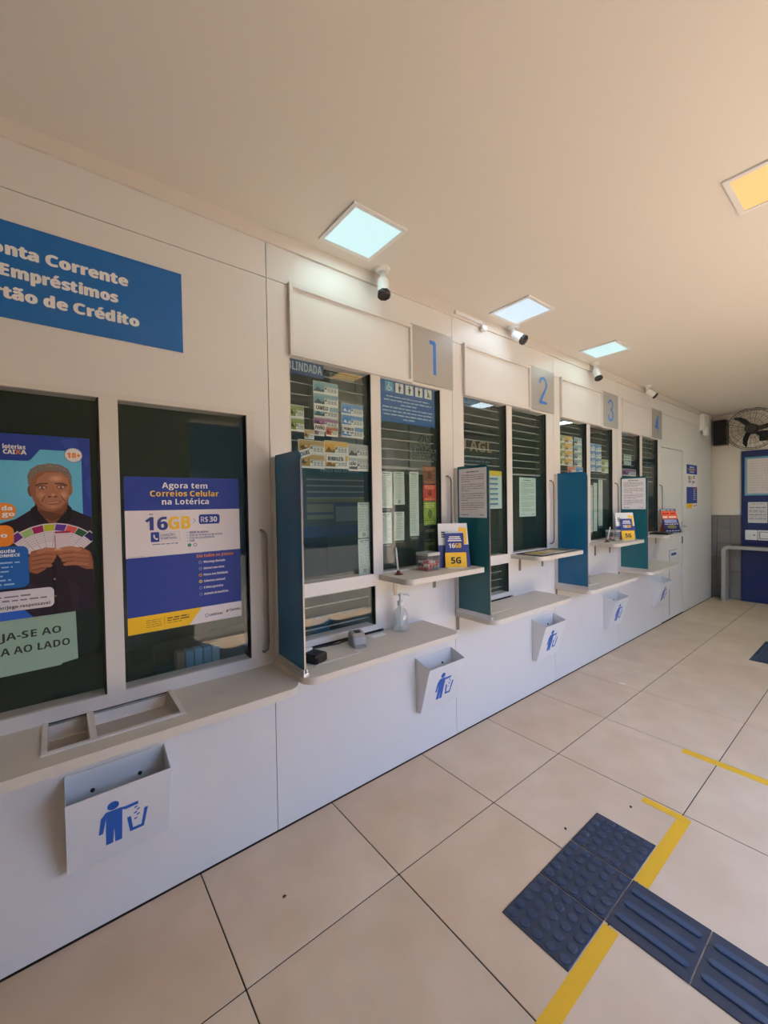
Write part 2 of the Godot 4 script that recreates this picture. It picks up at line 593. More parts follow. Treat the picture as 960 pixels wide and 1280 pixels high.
func build_counter_wall() -> void:
	var w := thing("wall_counter", "white panelled partition wall holding the service windows", "wall")
	w.set_meta("kind", "structure")
	var g := 0.0016
	# dark core behind the joints, round the openings
	var s := st()
	slab(s, -2.2, 7.46, 2.125, 2.645, -0.1, -0.02)
	slab(s, -2.2, 7.46, 0.0, 0.745, -0.1, -0.02)
	slab(s, -2.2, -0.42, 0.745, 2.125, -0.1, -0.02)
	slab(s, -0.42, 0.68, 1.86, 2.125, -0.1, -0.02)
	slab(s, 0.68, wl(0) - 0.015, 0.745, 2.125, -0.1, -0.02)
	for k in 4:
		var e := wl(k + 1) - 0.015 if k < 3 else 7.46
		slab(s, wl(k) + 0.99, e, 0.745, 2.125, -0.1, -0.02)
		slab(s, wl(k) - 0.015, wl(k) + 0.99, 0.745, 0.79, -0.1, -0.02)
		slab(s, wl(k) + 0.49, wl(k) + 0.99, 0.79, 1.06, -0.1, -0.02)
	put("core", s, M.gap, w)
	var seams := [-2.2, 0.73, 1.912, 3.091, 4.27, 5.425, 7.46]
	for k in 6:
		var a: float = seams[k] + g
		var b: float = seams[k + 1] - g
		s = st()
		slab(s, a, b, 2.437 + g, 2.587)
		put("fascia_panel", s, M.wall, w)
		if k < 5:
			s = st()
			slab(s, a, b, 0.007, 0.745)
			put("lower_panel", s, M.wall, w)
	# upright panels round the windows
	s = st()
	slab(s, -2.2, -0.405, 0.745, 2.437 - g)
	slab(s, -0.405, 0.66, 1.85, 2.437 - g)
	slab(s, 0.66, 0.73 - g, 0.745, 2.437 - g)
	put("window_panel", s, M.wall, w)
	for k in 4:
		s = st()
		var a: float = seams[k + 1] + g
		var b: float = seams[k + 2] - g
		slab(s, a, wl(k), 0.745, 2.437 - g)
		slab(s, wl(k), wl(k) + 0.985, 2.135, 2.437 - g)
		slab(s, wl(k) + 0.985, b, 0.745, 2.437 - g)
		slab(s, wl(k) + 0.515, wl(k) + 0.985, 0.745, 1.085)
		put("window_panel", s, M.wall, w)
		# framed board above the glass
		s = st()
		var u0 := wl(k)
		slab(s, u0, u0 + 0.738, 2.425, 2.445, 0.0, 0.02)
		slab(s, u0, u0 + 0.738, 2.122, 2.140, 0.0, 0.02)
		slab(s, u0, u0 + 0.014, 2.140, 2.425, 0.0, 0.02)
		slab(s, u0 + 0.724, u0 + 0.738, 2.140, 2.425, 0.0, 0.02)
		put("board_frame", s, M.frame, w)
		s = st()
		slab(s, u0 + 0.014, u0 + 0.724, 2.140, 2.425, 0.0, 0.006)
		put("header_board", s, M.wall, w)
	# last stretch with the door opening in it
	s = st()
	slab(s, 5.425 + g, 5.447, 0.007, 2.437 - g)
	slab(s, 6.193, 7.46, 0.007, 2.437 - g)
	slab(s, 5.447, 6.193, 2.055, 2.437 - g)
	put("end_panel", s, M.wall, w)
	s = st()
	slab(s, -2.2, 7.46, 2.587, 2.645, 0.0, 0.012)
	tag(put("trim_1", s, M.trim, self), "slim cornice strip where counter wall meets ceiling", "cornice", "", "structure")
	# door flush in the wall
	var d := thing("door_1", "flush white door with lever handle beside service window 4", "door", Vector3(0, 0, -5.45), PI / 2)
	d.set_meta("kind", "structure")
	s = st()
	cbox(s, Vector3(0.37, 1.03, -0.016), Vector3(0.734, 2.036, 0.028), 0.0015)
	put("door_leaf", s, M.wall, d)
	s = st()
	box(s, Vector3(0.262, 0.055, -0.002), Vector3(0.265, 0.83, 0.0006))
	box(s, Vector3(0.262, 0.83, -0.002), Vector3(0.53, 0.833, 0.0006))
	put("groove", s, M.gap, d)
	s = st()
	cbox(s, Vector3(0.70, 1.09, 0.004), Vector3(0.04, 0.15, 0.008), 0.002)
	lathe(s, [Vector2(0, 0), Vector2(0.011, 0), Vector2(0.011, 0.05), Vector2(0, 0.05)], 12, Transform3D(Basis(Vector3.RIGHT, PI / 2), Vector3(0.70, 1.105, 0.006)))
	tube(s, [Vector3(0.70, 1.105, 0.052), Vector3(0.64, 1.107, 0.054), Vector3(0.58, 1.10, 0.05)], 0.009, 8)
	put("lever_handle", s, M.alu, d)
	s = st()
	cbox(s, Vector3(0.722, 0.93, 0.003), Vector3(0.02, 0.09, 0.006), 0.001)
	put("lock", s, M.rubber, d)
	s = st()

func bars(win: Node3D, u0: float, u1: float, ys: Array, x := -0.058) -> void:
	var s := st()
	tube(s, [Vector3(u0, 0, 0), Vector3(u1, 0, 0)], 0.0032, 6)
	var mesh := s.commit()
	for y: float in ys: place("grille_bar", mesh, M.rod, win, Vector3(0, y, x))

# One aluminium window: x along the wall, y up, z out. «cells» are [u0, u1, y0, y1] openings.
func glazing(called: String, label: String, u: float, outer: Array, cells: Array) -> Node3D:
	var w := on_wall(called, label, "window", u, 0.0)
	w.set_meta("kind", "structure")
	# frame = outer rectangle minus the cells, cut into strips
	var xs := [outer[0], outer[1]]
	var ys := [outer[2], outer[3]]
	for c: Array in cells:
		xs.append_array([c[0], c[1]])
		ys.append_array([c[2], c[3]])
	xs.sort()
	ys.sort()
	var s := st()
	for i in xs.size() - 1:
		var j := 0
		while j < ys.size() - 1:
			var j2 := j
			while j2 < ys.size() - 1:
				var mx: float = (xs[i] + xs[i + 1]) / 2
				var my: float = (ys[j2] + ys[j2 + 1]) / 2
				var open := false
				for c: Array in cells:
					if mx > c[0] and mx < c[1] and my > c[2] and my < c[3]: open = true
				if open: break
				j2 += 1
			if j2 > j and xs[i + 1] - xs[i] > 1e-4 and ys[j2] - ys[j] > 1e-4:
				box(s, Vector3(xs[i], ys[j], -0.07), Vector3(xs[i + 1], ys[j2], 0.0015))
			j = j2 + 1
	put("window_frame", s, M.frame, w)
	for c: Array in cells:
		s = st()
		box(s, Vector3(c[0] + 0.0005, c[2] + 0.0005, GLASS_X - 0.006), Vector3(c[1] - 0.005, c[3] - 0.001, GLASS_X))
		put("pane", s, M.glass, w)
		s = st()
		box(s, Vector3(c[1] - 0.005, c[2], -0.068), Vector3(c[1], c[3], -0.0005))
		put("gasket", s, M.rubber, w)
	return w

# Slim bowed pull bar beside a window.
func pull_bar(label: String, u: float, y0: float, y1: float) -> void:
	var h := on_wall("pull_handle", label, "handle", u, 0.0, 0.0, "slim pull bars beside the windows")
	var s := st()
	tube(s, [Vector3(-0.012, y1, 0.0), Vector3(-0.010, y1, 0.012), Vector3(0.0, y1 - 0.012, 0.022), Vector3(0.002, y1 - 0.04, 0.026), Vector3(0.002, y0 + 0.04, 0.026), Vector3(0.0, y0 + 0.012, 0.022), Vector3(-0.010, y0, 0.012), Vector3(-0.012, y0, 0.0)], 0.0055, 8)
	put("bar", s, M.dark_metal, h)

# Counter top: x along the wall, z out, top face at y.
func counter_slab(s: SurfaceTool, u0: float, u1: float, d0: float, d1: float, y: float, t: float, rl: float, rr: float) -> void:
	var p := round_rect(u0, d0, u1, d1, [0.0, 0.0, rr, rl], 8)
	# polygon x = u, y = depth; extrude downwards
	prism(s, p, 0.0, t, Transform3D(Basis(Vector3(1, 0, 0), Vector3(0, 0, 1), Vector3(0, -1, 0)), Vector3(0, y, 0)))

func bracket(s: SurfaceTool, u: float, y: float, deep: float, drop: float) -> void:
	box(s, Vector3(u - 0.012, y - drop, 0.0), Vector3(u + 0.012, y, 0.004))
	box(s, Vector3(u - 0.012, y - 0.004, 0.004), Vector3(u + 0.012, y, deep))

func waste_bin(u: float, label: String) -> void:
	var b := on_wall("waste_bin", label, "bin", u, 0.262, 0.0, "wedge waste bins under the counters")
	var w := 0.296
	var top := 0.303
	var s := st()
	# folded sheet: back, two sides, sloping front, bottom
	box(s, Vector3(0, 0, 0.001), Vector3(w, top, 0.004))
	var side := poly([0.004, 0.0, 0.036, 0.0, 0.112, top - 0.035, 0.004, top])
	var turn := Transform3D(Basis(Vector3(0, 0, 1), Vector3(0, 1, 0), Vector3(-1, 0, 0)), Vector3.ZERO)
	prism(s, side, -0.0025, 0.0, turn)
	prism(s, side, -w, -w + 0.0025, turn)
	prism(s, poly([0.036, 0.0, 0.039, 0.0, 0.115, top - 0.035, 0.112, top - 0.035]), -w, 0.0, turn)
	box(s, Vector3(0.0025, 0, 0.004), Vector3(w - 0.0025, 0.003, 0.037))
	put("bin_body", s, M.bin, b)
	# screws inside
	for x: float in [0.075, 0.215]:
		s = st()
		lathe(s, [Vector2(0, 0), Vector2(0.007, 0), Vector2(0.006, 0.004), Vector2(0, 0.005)], 10, Transform3D(Basis(Vector3.RIGHT, PI / 2), Vector3(x, top - 0.075, 0.004)))
		put("screw", s, M.rubber, b)
	# pictogram on the sloping front
	var f := Node3D.new()
	f.name = "pictogram"
	b.add_child(f, true)
	f.position = Vector3(0, 0, 0.0392)
	f.rotation.x = atan2(0.076, top - 0.035)
	var ox := 0.085
	var oy := 0.055
	s = st()
	prism(s, disc(Vector2(ox + 0.040, oy + 0.157), 0.0165, 0.0165), 0, 0.0008)
	var body := PackedVector2Array()
	for q: Array in [[0.0, 0.055], [0.006, 0.118], [0.02, 0.138], [0.058, 0.138], [0.074, 0.134], [0.112, 0.136], [0.112, 0.124], [0.076, 0.121], [0.066, 0.126], [0.066, 0.0], [0.046, 0.0], [0.043, 0.062], [0.040, 0.0], [0.020, 0.0], [0.020, 0.112], [0.012, 0.055]]: body.append(Vector2(ox + q[0], oy + q[1]))
	prism(s, body, 0, 0.0008)
	put("figure", s, M.logo_blue, f)
	s = st()
	prism(s, poly([ox + 0.080, oy + 0.082, ox + 0.089, oy + 0.016, ox + 0.131, oy + 0.016, ox + 0.142, oy + 0.096, ox + 0.131, oy + 0.096, ox + 0.123, oy + 0.028, ox + 0.098, oy + 0.028, ox + 0.091, oy + 0.082]), 0, 0.0008)
	for q: Array in [[0.106, 0.109], [0.113, 0.098], [0.105, 0.086], [0.113, 0.076], [0.106, 0.06]]:
		prism(s, poly([ox + q[0] - 0.005, oy + q[1], ox + q[0] + 0.004, oy + q[1] + 0.003, ox + q[0] + 0.004, oy + q[1] + 0.008, ox + q[0] - 0.005, oy + q[1] + 0.005]), 0, 0.0008)
	put("basket", s, M.logo_blue, f)

func divider(u: float, blue: bool, label: String) -> void:
	var d := thing("privacy_divider", label, "divider", Vector3(0, 0.775, -u), 0.0, "privacy dividers standing on the counters")
	var s := st()
	prism(s, round_rect(0.022, 0.016, 0.256, 0.892, [0.0, 0.0, 0.035, 0.008], 6), -0.003, 0.003)
	put("panel", s, M.teal_blue if blue else M.teal, d)
	s = st()
	box(s, Vector3(0.004, 0.0, -0.011), Vector3(0.268, 0.014, 0.011))
	box(s, Vector3(0.012, 0.014, 0.0045), Vector3(0.262, 0.026, 0.008))
	box(s, Vector3(0.012, 0.014, -0.008), Vector3(0.262, 0.026, -0.0045))
	put("bottom_channel", s, M.alu, d)
	s = st()
	box(s, Vector3(0.002, 0.014, -0.010), Vector3(0.012, 0.885, 0.010))
	box(s, Vector3(0.012, 0.026, -0.010), Vector3(0.024, 0.885, -0.0045))
	box(s, Vector3(0.012, 0.026, 0.0045), Vector3(0.024, 0.885, 0.010))
	put("wall_channel", s, M.frame, d)
	s = st()
	box(s, Vector3(0.2562, 0.026, -0.0036), Vector3(0.2584, 0.856, 0.0036))
	put("edge_strip", s, M.dark_metal, d)
	s = st()
	lathe(s, [Vector2(0, 0), Vector2(0.004, 0), Vector2(0.003, 0.003), Vector2(0, 0.003)], 10, Transform3D(Basis(Vector3.RIGHT, PI / 2), Vector3(0.25, 0.02, 0.008)))
	put("screw", s, M.metal, d)

func build_station_zero() -> void:
	glazing("window_1", "dark tinted glass pane with a man's poster and paper notice, leftmost", 0.0, [-0.405, 0.145, 0.757, 1.85], [[-0.37, 0.118, 0.803, 1.831]])
	glazing("window_2", "dark tinted glass pane behind the mobile phone poster", 0.0, [0.145, 0.66, 0.757, 1.85], [[0.173, 0.629, 0.803, 1.831]])
	pull_bar("slim grey pull bar right of the mobile phone poster window", 0.692, 0.82, 1.345)
	var c := on_wall("counter", "long beige counter under the two poster windows, leftmost of the counters", "counter", 0.0, 0.0, 0.0, "beige laminate counters under the windows")
	var s := st()
	counter_slab(s, -1.4, -0.048, 0.0, 0.218, 0.757, 0.03, 0.0, 0.0)
	counter_slab(s, 0.312, 0.722, 0.0, 0.218, 0.757, 0.03, 0.0, 0.0)
	counter_slab(s, -1.4, 0.722, 0.218, 0.292, 0.757, 0.03, 0.0, 0.06)
	put("counter_top", s, M.counter, c)
	s = st()
	bracket(s, -0.9, 0.727, 0.22, 0.09)
	put("bracket", s, M.dark_metal, c)
	s = st()
	bracket(s, 0.5, 0.727, 0.22, 0.09)
	put("bracket", s, M.dark_metal, c)
	var t := on_wall("passing_tray", "sunken metal passing tray under the leftmost glass panes", "tray", 0.0, 0.757, 0.0)
	s = st()
	box(s, Vector3(-0.056, 0, 0.21), Vector3(0.32, 0.005, 0.224))
	box(s, Vector3(-0.056, 0, 0.002), Vector3(-0.042, 0.005, 0.21))
	box(s, Vector3(0.306, 0, 0.002), Vector3(0.32, 0.005, 0.21))
	box(s, Vector3(0.058, -0.06, 0.002), Vector3(0.076, 0.005, 0.21))
	put("rim", s, M.frame, t)
	s = st()
	quad(s, Vector3(-0.042, -0.06, 0.002), Vector3(-0.042, -0.045, 0.19), Vector3(0.058, -0.045, 0.19), Vector3(0.058, -0.06, 0.002))
	quad(s, Vector3(-0.042, -0.045, 0.19), Vector3(-0.042, 0.0, 0.21), Vector3(0.058, 0.0, 0.21), Vector3(0.058, -0.045, 0.19))
	quad(s, Vector3(0.076, -0.05, 0.002), Vector3(0.076, -0.002, 0.21), Vector3(0.29, -0.002, 0.21), Vector3(0.29, -0.05, 0.002))
	quad(s, Vector3(0.29, -0.05, 0.002), Vector3(0.29, -0.002, 0.21), Vector3(0.306, 0.001, 0.21), Vector3(0.306, 0.001, 0.002))
	quad(s, Vector3(-0.042, 0.0, 0.002), Vector3(-0.042, 0.0, 0.21), Vector3(-0.041, -0.06, 0.21), Vector3(-0.041, -0.06, 0.002))
	put("tray_floor", s, M.tray, t)
	waste_bin(-0.007, "white wedge waste bin nearest the camera, under the leftmost counter")

func build_station(k: int) -> void:
	var u := wl(k)
	var n: String = ["one, nearest", "two, second along", "three, third along", "four, farthest"][k]
	var top_rods := []
	for j in 8: top_rods.append(1.70 + 0.0545 * j)
	var w := glazing("window_%d" % (k + 3), "tall barred service window, number " + n, u, [0.0, 0.985, 0.787, 2.135], [[0.003, 0.456, 1.083, 2.121], [0.519, 0.972, 1.083, 2.121], [0.02, 0.465, 0.816, 1.02]])
	bars(w, 0.0, 0.46, top_rods)
	bars(w, 0.515, 0.976, top_rods)
	bars(w, 0.01, 0.47, [0.845, 0.90, 0.955, 1.005])
	var s := st()
	box(s, Vector3(0.0, 1.644, -0.066), Vector3(0.46, 1.656, -0.05))
	put("cross_rail", s, M.rod, w)
	s = st()
	box(s, Vector3(0.515, 1.644, -0.066), Vector3(0.976, 1.656, -0.05))
	put("cross_rail", s, M.rod, w)
	pull_bar("slim grey pull bar right of service window " + n, u + 1.03, 1.115, 1.61)
	# number plate
	var p := on_wall("number_plate", "grey square plate with a thin blue numeral " + n, "plate", u + 0.738, 2.137, 0.0, "number plates above the windows")
	s = st()
	box(s, Vector3(0, 0, 0), Vector3(0.341, 0.318, 0.010))
	put("plate", s, M.plate, p)
	s = st()
	var h := 0.19
	var x := 0.132
	var y := 0.062
	match k:
		0: stroke(s, [x + 0.012, y + h - 0.006, x + 0.052, y + h - 0.006, x + 0.052, y], 0.022, 0.010, 0.0115)
		1:
			var l := []
			for j in 11:
				var a := PI * 0.97 - PI * 1.2 * j / 10
				l.append_array([x + 0.048 + cos(a) * 0.047, y + h - 0.047 + sin(a) * 0.047])
			l.append_array([x + 0.004, y + 0.003, x + 0.1, y + 0.003])
			stroke(s, l, 0.019, 0.010, 0.0115)
		2:
			var l := []
			for j in 11:
				var a := PI * 0.95 - PI * 1.45 * j / 10
				l.append_array([x + 0.045 + cos(a) * 0.043, y + h - 0.043 + sin(a) * 0.043])
			for j in 12:
				var a := PI * 0.5 - PI * 1.48 * j / 11
				l.append_array([x + 0.045 + cos(a) * 0.050, y + 0.052 + sin(a) * 0.052])
			stroke(s, l, 0.019, 0.010, 0.0115)
		3: stroke(s, [x + 0.078, y, x + 0.078, y + h, x + 0.0, y + 0.055, x + 0.105, y + 0.055], 0.019, 0.010, 0.0115)
	put("digit", s, M.digit, p)
	# counter
	var c := on_wall("counter", "beige laminate counter with rounded corners under service window " + n, "counter", u, 0.0, 0.0, "beige laminate counters under the windows")
	s = st()
	counter_slab(s, -0.097, 0.80, 0.0015, 0.295, 0.775, 0.028, 0.055, 0.055)
	put("counter_top", s, M.counter, c)
	s = st()
	bracket(s, -0.075, 0.747, 0.24, 0.09)
	put("bracket", s, M.dark_metal, c)
	s = st()
	bracket(s, 0.70, 0.747, 0.24, 0.09)
	put("bracket", s, M.dark_metal, c)
	# shallow passing tray let into the counter
	var t := on_wall("passing_tray", "shallow metal passing tray set in the counter of window " + n, "tray", u, 0.775, 0.0, "flat passing trays on the counters")
	s = st()
	box(s, Vector3(0.0, 0, 0.185), Vector3(0.235, 0.003, 0.192))
	box(s, Vector3(0.0, 0, 0.006), Vector3(0.008, 0.003, 0.185))
	box(s, Vector3(0.227, 0, 0.006), Vector3(0.235, 0.003, 0.185))
	put("rim", s, M.counter_edge, t)
	s = st()
	box(s, Vector3(0.008, 0, 0.006), Vector3(0.19, 0.001, 0.185))
	quad(s, Vector3(0.19, 0.001, 0.006), Vector3(0.19, 0.001, 0.185), Vector3(0.227, 0.0028, 0.185), Vector3(0.227, 0.0028, 0.006))
	put("tray_floor", s, M.counter, t)
	# shelf
	var sh := on_wall("shelf", "small beige writing shelf right of centre under service window " + n, "shelf", u, 0.0, 0.0, "small writing shelves under the windows")
	s = st()
	counter_slab(s, 0.49, 1.075, 0.003, 0.236, 1.077, 0.028, 0.05, 0.008)
	put("shelf_board", s, M.counter, sh)
	s = st()
	bracket(s, 0.60, 1.049, 0.18, 0.10)
	put("bracket", s, M.dark_metal, sh)
	s = st()
	bracket(s, 0.90, 1.049, 0.18, 0.10)
	put("bracket", s, M.dark_metal, sh)
	var dl: String = ["blue privacy divider without paper beside the sanitizer counter, nearest", "teal privacy divider with typed notice right of shelf 1", "bright blue privacy divider without paper, left of window 3", "teal privacy divider with typed notice, left of window 4"][k]
	divider(u - 0.083, k % 2 == 0, dl)
	waste_bin(u + 0.742 + 0.008 * k, "white wedge waste bin with blue figure under counter " + n)


# ======================================================================= signs, posters
func build_wall_signs() -> void:
	# big blue sign
	var g := on_wall("wall_sign", "blue wall sign with white heading about accounts, loans and cards", "sign", -0.33, 2.04, 0.0)
	var s := st()
	box(s, Vector3(-0.38, 0.0, 0.0), Vector3(0.72, 0.296, 0.004))
	put("sign_panel", s, M.blue, g)
	var off := 0.33
	text("Conta Corrente", 0.0345, g, Vector3(0.213 + off, 0.194, 0.004), M.letter, 2, 0.385, true, 1.3)
	text("Empréstimos", 0.0345, g, Vector3(0.182 + off, 0.128, 0.004), M.letter, 2, 0.302, true, 1.3)
	text("Cartão de Crédito", 0.0345, g, Vector3(0.244 + off, 0.060, 0.004), M.letter, 2, 0.445, true, 1.3)
	build_man_poster()
	build_phone_poster("phone_poster", "blue and white mobile plan poster on the glass beside the man poster", on_wall("phone_poster", "", "", 0.3905, 1.2755, GLASS_X), 0.409, 0.575)
	build_phone_poster("phone_poster", "small mobile plan poster on the wall beyond the door", on_wall("phone_poster", "", "", 6.565, 1.61, 0.0), 0.44, 0.57)
	# notice inside the first pane
	var n := on_wall("paper_notice", "pale paper notice with bold capitals below the man poster", "notice", -0.175, 1.015, GLASS_X - 0.0085)
	var pm := mat(rgb(176, 210, 190), 0.7)
	s = st()
	prism(s, poly([-0.28, -0.09, 0.17, -0.083, 0.174, -0.078, 0.216, -0.072, 0.213, 0.092, -0.28, 0.092]), 0.0, 0.0008)
	put("sheet", s, pm, n)
	text("DIRIJA-SE AO", 0.023, n, Vector3(0.173, 0.026, 0.001), M.ink, 2, 0.222)
	text("CAIXA AO LADO", 0.023, n, Vector3(0.195, -0.020, 0.001), M.ink, 2, 0.245)
	# typed notices on two dividers
	for k: int in [1, 3]:
		var d := thing("typed_notice", ["", "white typed notice on the first teal divider, left of window 2", "", "white typed notice on the far teal divider, left of window 4"][k], "notice", Vector3(0.138, 1.505, -(wl(k) - 0.083) + 0.0032), 0.0, "typed notices on the teal dividers")
		sheet("sheet", 0.206, 0.292, 0.0008, notice_print(300, 420, rgb(244, 240, 244), rgb(128, 124, 130), 16), M.paper, d)

func build_phone_poster(_c: String, label: String, g: Node3D, w: float, h: float) -> void:
	tag(g, label, "poster", "blue and white mobile plan posters")
	var k := 1.6
	var W := int(409 * k)
	var H := int(575 * k)
	var im := page(W, H, rgb(40, 62, 146))
	var x := func(v: float) -> float: return v * k
	bar(im, 0, x.call(124), W, x.call(292), rgb(238, 228, 226))
	ink(im, poly([0, x.call(292), W, x.call(289), W, x.call(292), 0, x.call(296)]), rgb(238, 228, 226))
	bar(im, 0, x.call(512), W, H, rgb(246, 196, 40))
	ink(im, poly([x.call(252), x.call(512), W, x.call(512), W, H, x.call(205), H]), rgb(238, 228, 226))
	# faint folds in the paper
	for yy: float in [360.0, 430.0]: bar(im, 0, x.call(yy), W, x.call(yy + 1.2), rgb(52, 76, 160))
	# price pill, call box, small print
	ink(im, round_rect(x.call(249), x.call(144), x.call(328), x.call(182), [8 * k, 8 * k, 8 * k, 8 * k]), rgb(40, 62, 146))
	ink(im, poly([x.call(226), x.call(158), x.call(230), x.call(158), x.call(238), x.call(167), x.call(230), x.call(176), x.call(226), x.call(176), x.call(234), x.call(167)]), rgb(170, 176, 200))
	bar(im, x.call(82), x.call(206), x.call(178), x.call(241), rgb(190, 190, 205))
	bar(im, x.call(83), x.call(207), x.call(177), x.call(240), rgb(238, 228, 226))
	ink(im, round_rect(x.call(80), x.call(205), x.call(108), x.call(242), [6.0, 6.0, 6.0, 6.0]), rgb(40, 62, 146))
	ink(im, poly([x.call(88), x.call(216), x.call(92), x.call(213), x.call(95), x.call(220), x.call(93), x.call(224), x.call(98), x.call(229), x.call(101), x.call(226), x.call(104), x.call(231), x.call(99), x.call(235), x.call(90), x.call(227)]), rgb(238, 228, 226))
	dashes(im, x.call(85), x.call(172), x.call(249), 4 * k, rgb(120, 125, 150))
	dot(im, x.call(212), x.call(262), 7 * k, 7 * k, rgb(60, 140, 90))
	dot(im, x.call(233), x.call(262), 7 * k, 7 * k, rgb(120, 130, 140))
	dot(im, x.call(233), x.call(262), 4.5 * k, 4.5 * k, rgb(238, 228, 226))
	for j in 4: bar(im, x.call(204), x.call(211 + 11 * j), x.call(207), x.call(214 + 11 * j), rgb(80, 80, 110))
	var dots := [rgb(120, 140, 200), rgb(120, 140, 200), rgb(200, 150, 90), rgb(220, 190, 90), rgb(110, 130, 200), rgb(110, 130, 200)]
	for j in 6:
		dot(im, x.call(250), x.call(333 + 25.5 * j), 6.5 * k, 6.5 * k, dots[j])
		dot(im, x.call(250), x.call(333 + 25.5 * j), 4 * k, 4 * k, dots[j].darkened(0.35))
	# plain white square where a code is printed, and lines beside it
	for j in 4: dashes(im, x.call(58), x.call(108), x.call(530 + 8 * j), 3 * k, rgb(150, 120, 40))
	bar(im, x.call(117), x.call(524), x.call(118.5), x.call(556), rgb(150, 120, 40))
	for j in 2: dashes(im, x.call(128), x.call(205), x.call(531 + 9 * j), 5 * k, rgb(110, 84, 30))
	dashes(im, x.call(128), x.call(180), x.call(550), 3 * k, rgb(150, 120, 40))
	dot(im, x.call(270), x.call(548), 7 * k, 7 * k, rgb(120, 125, 150))
	dot(im, x.call(270), x.call(548), 5 * k, 5 * k, rgb(238, 228, 226))
	ink(im, poly([x.call(345), x.call(546), x.call(351), x.call(539), x.call(357), x.call(541), x.call(353), x.call(547), x.call(346), x.call(550)]), rgb(70, 75, 90))
	sheet("sheet", w, h, 0.001, printed(im, 0.4), M.paper, g)
	var f := Node3D.new()
	f.name = "print"
	g.add_child(f, true)
	f.position = Vector3(-w / 2, h / 2, 0.001)
	f.scale = Vector3(w / 0.409, h / 0.575, 1)
	var yel := M.yellow as Material
	text("Agora tem", 0.0215, f, Vector3(0.203, -0.041, 0), M.letter, 1, 0.162)
	text("Correios Celular", 0.0215, f, Vector3(0.204, -0.072, 0), yel, 1, 0.245)
	text("na Lotérica", 0.0215, f, Vector3(0.204, -0.103, 0), M.letter, 1, 0.168)
	text("Até", 0.006, f, Vector3(0.076, -0.141, 0), M.navy, 0)
	text("16", 0.048, f, Vector3(0.064, -0.197, 0), M.navy, 0, 0.073, true, 0.5)
	text("GB", 0.048, f, Vector3(0.141, -0.197, 0), yel, 0, 0.076, true, 0.5)
	text("R$", 0.021, f, Vector3(0.257, -0.174, 0), M.letter, 0, 0.026, false)
	text("30", 0.021, f, Vector3(0.289, -0.174, 0), M.letter, 0, 0.029)
	text("LIGAÇÕES", 0.0085, f, Vector3(0.113, -0.221, 0), M.navy, 0, 0.05, false)
	text("ILIMITADAS", 0.0085, f, Vector3(0.113, -0.234, 0), M.navy, 0, 0.056, false)
	var rows := ["10GB do plano", "3GB de recarga programada", "2GB de portabilidade", "1GB"]
	for j in 4: text(rows[j], 0.0075, f, Vector3(0.212, -0.216 - 0.011 * j, 0), M.navy, 0, 0.0, j == 0 or j == 3)
	text("Em todos os planos", 0.0125, f, Vector3(0.238, -0.314, 0), M.orange, 0, 0.142)
	rows = ["WhatsApp ilimitado", "Internet sem cortes", "Planos sem fidelidade", "Cobertura nacional", "E bônus gratuitos", "Acúmulo de benefícios"]
	for j in 6: text(rows[j], 0.0085, f, Vector3(0.262, -0.337 - 0.0255 * j, 0), M.letter, 0, [0.084, 0.08, 0.094, 0.082, 0.074, 0.094][j])
	text("Lotéricas", 0.010, f, Vector3(0.281, -0.553, 0), M.ink, 0, 0.05)
	text("Correios", 0.010, f, Vector3(0.360, -0.547, 0), M.ink, 0, 0.044)

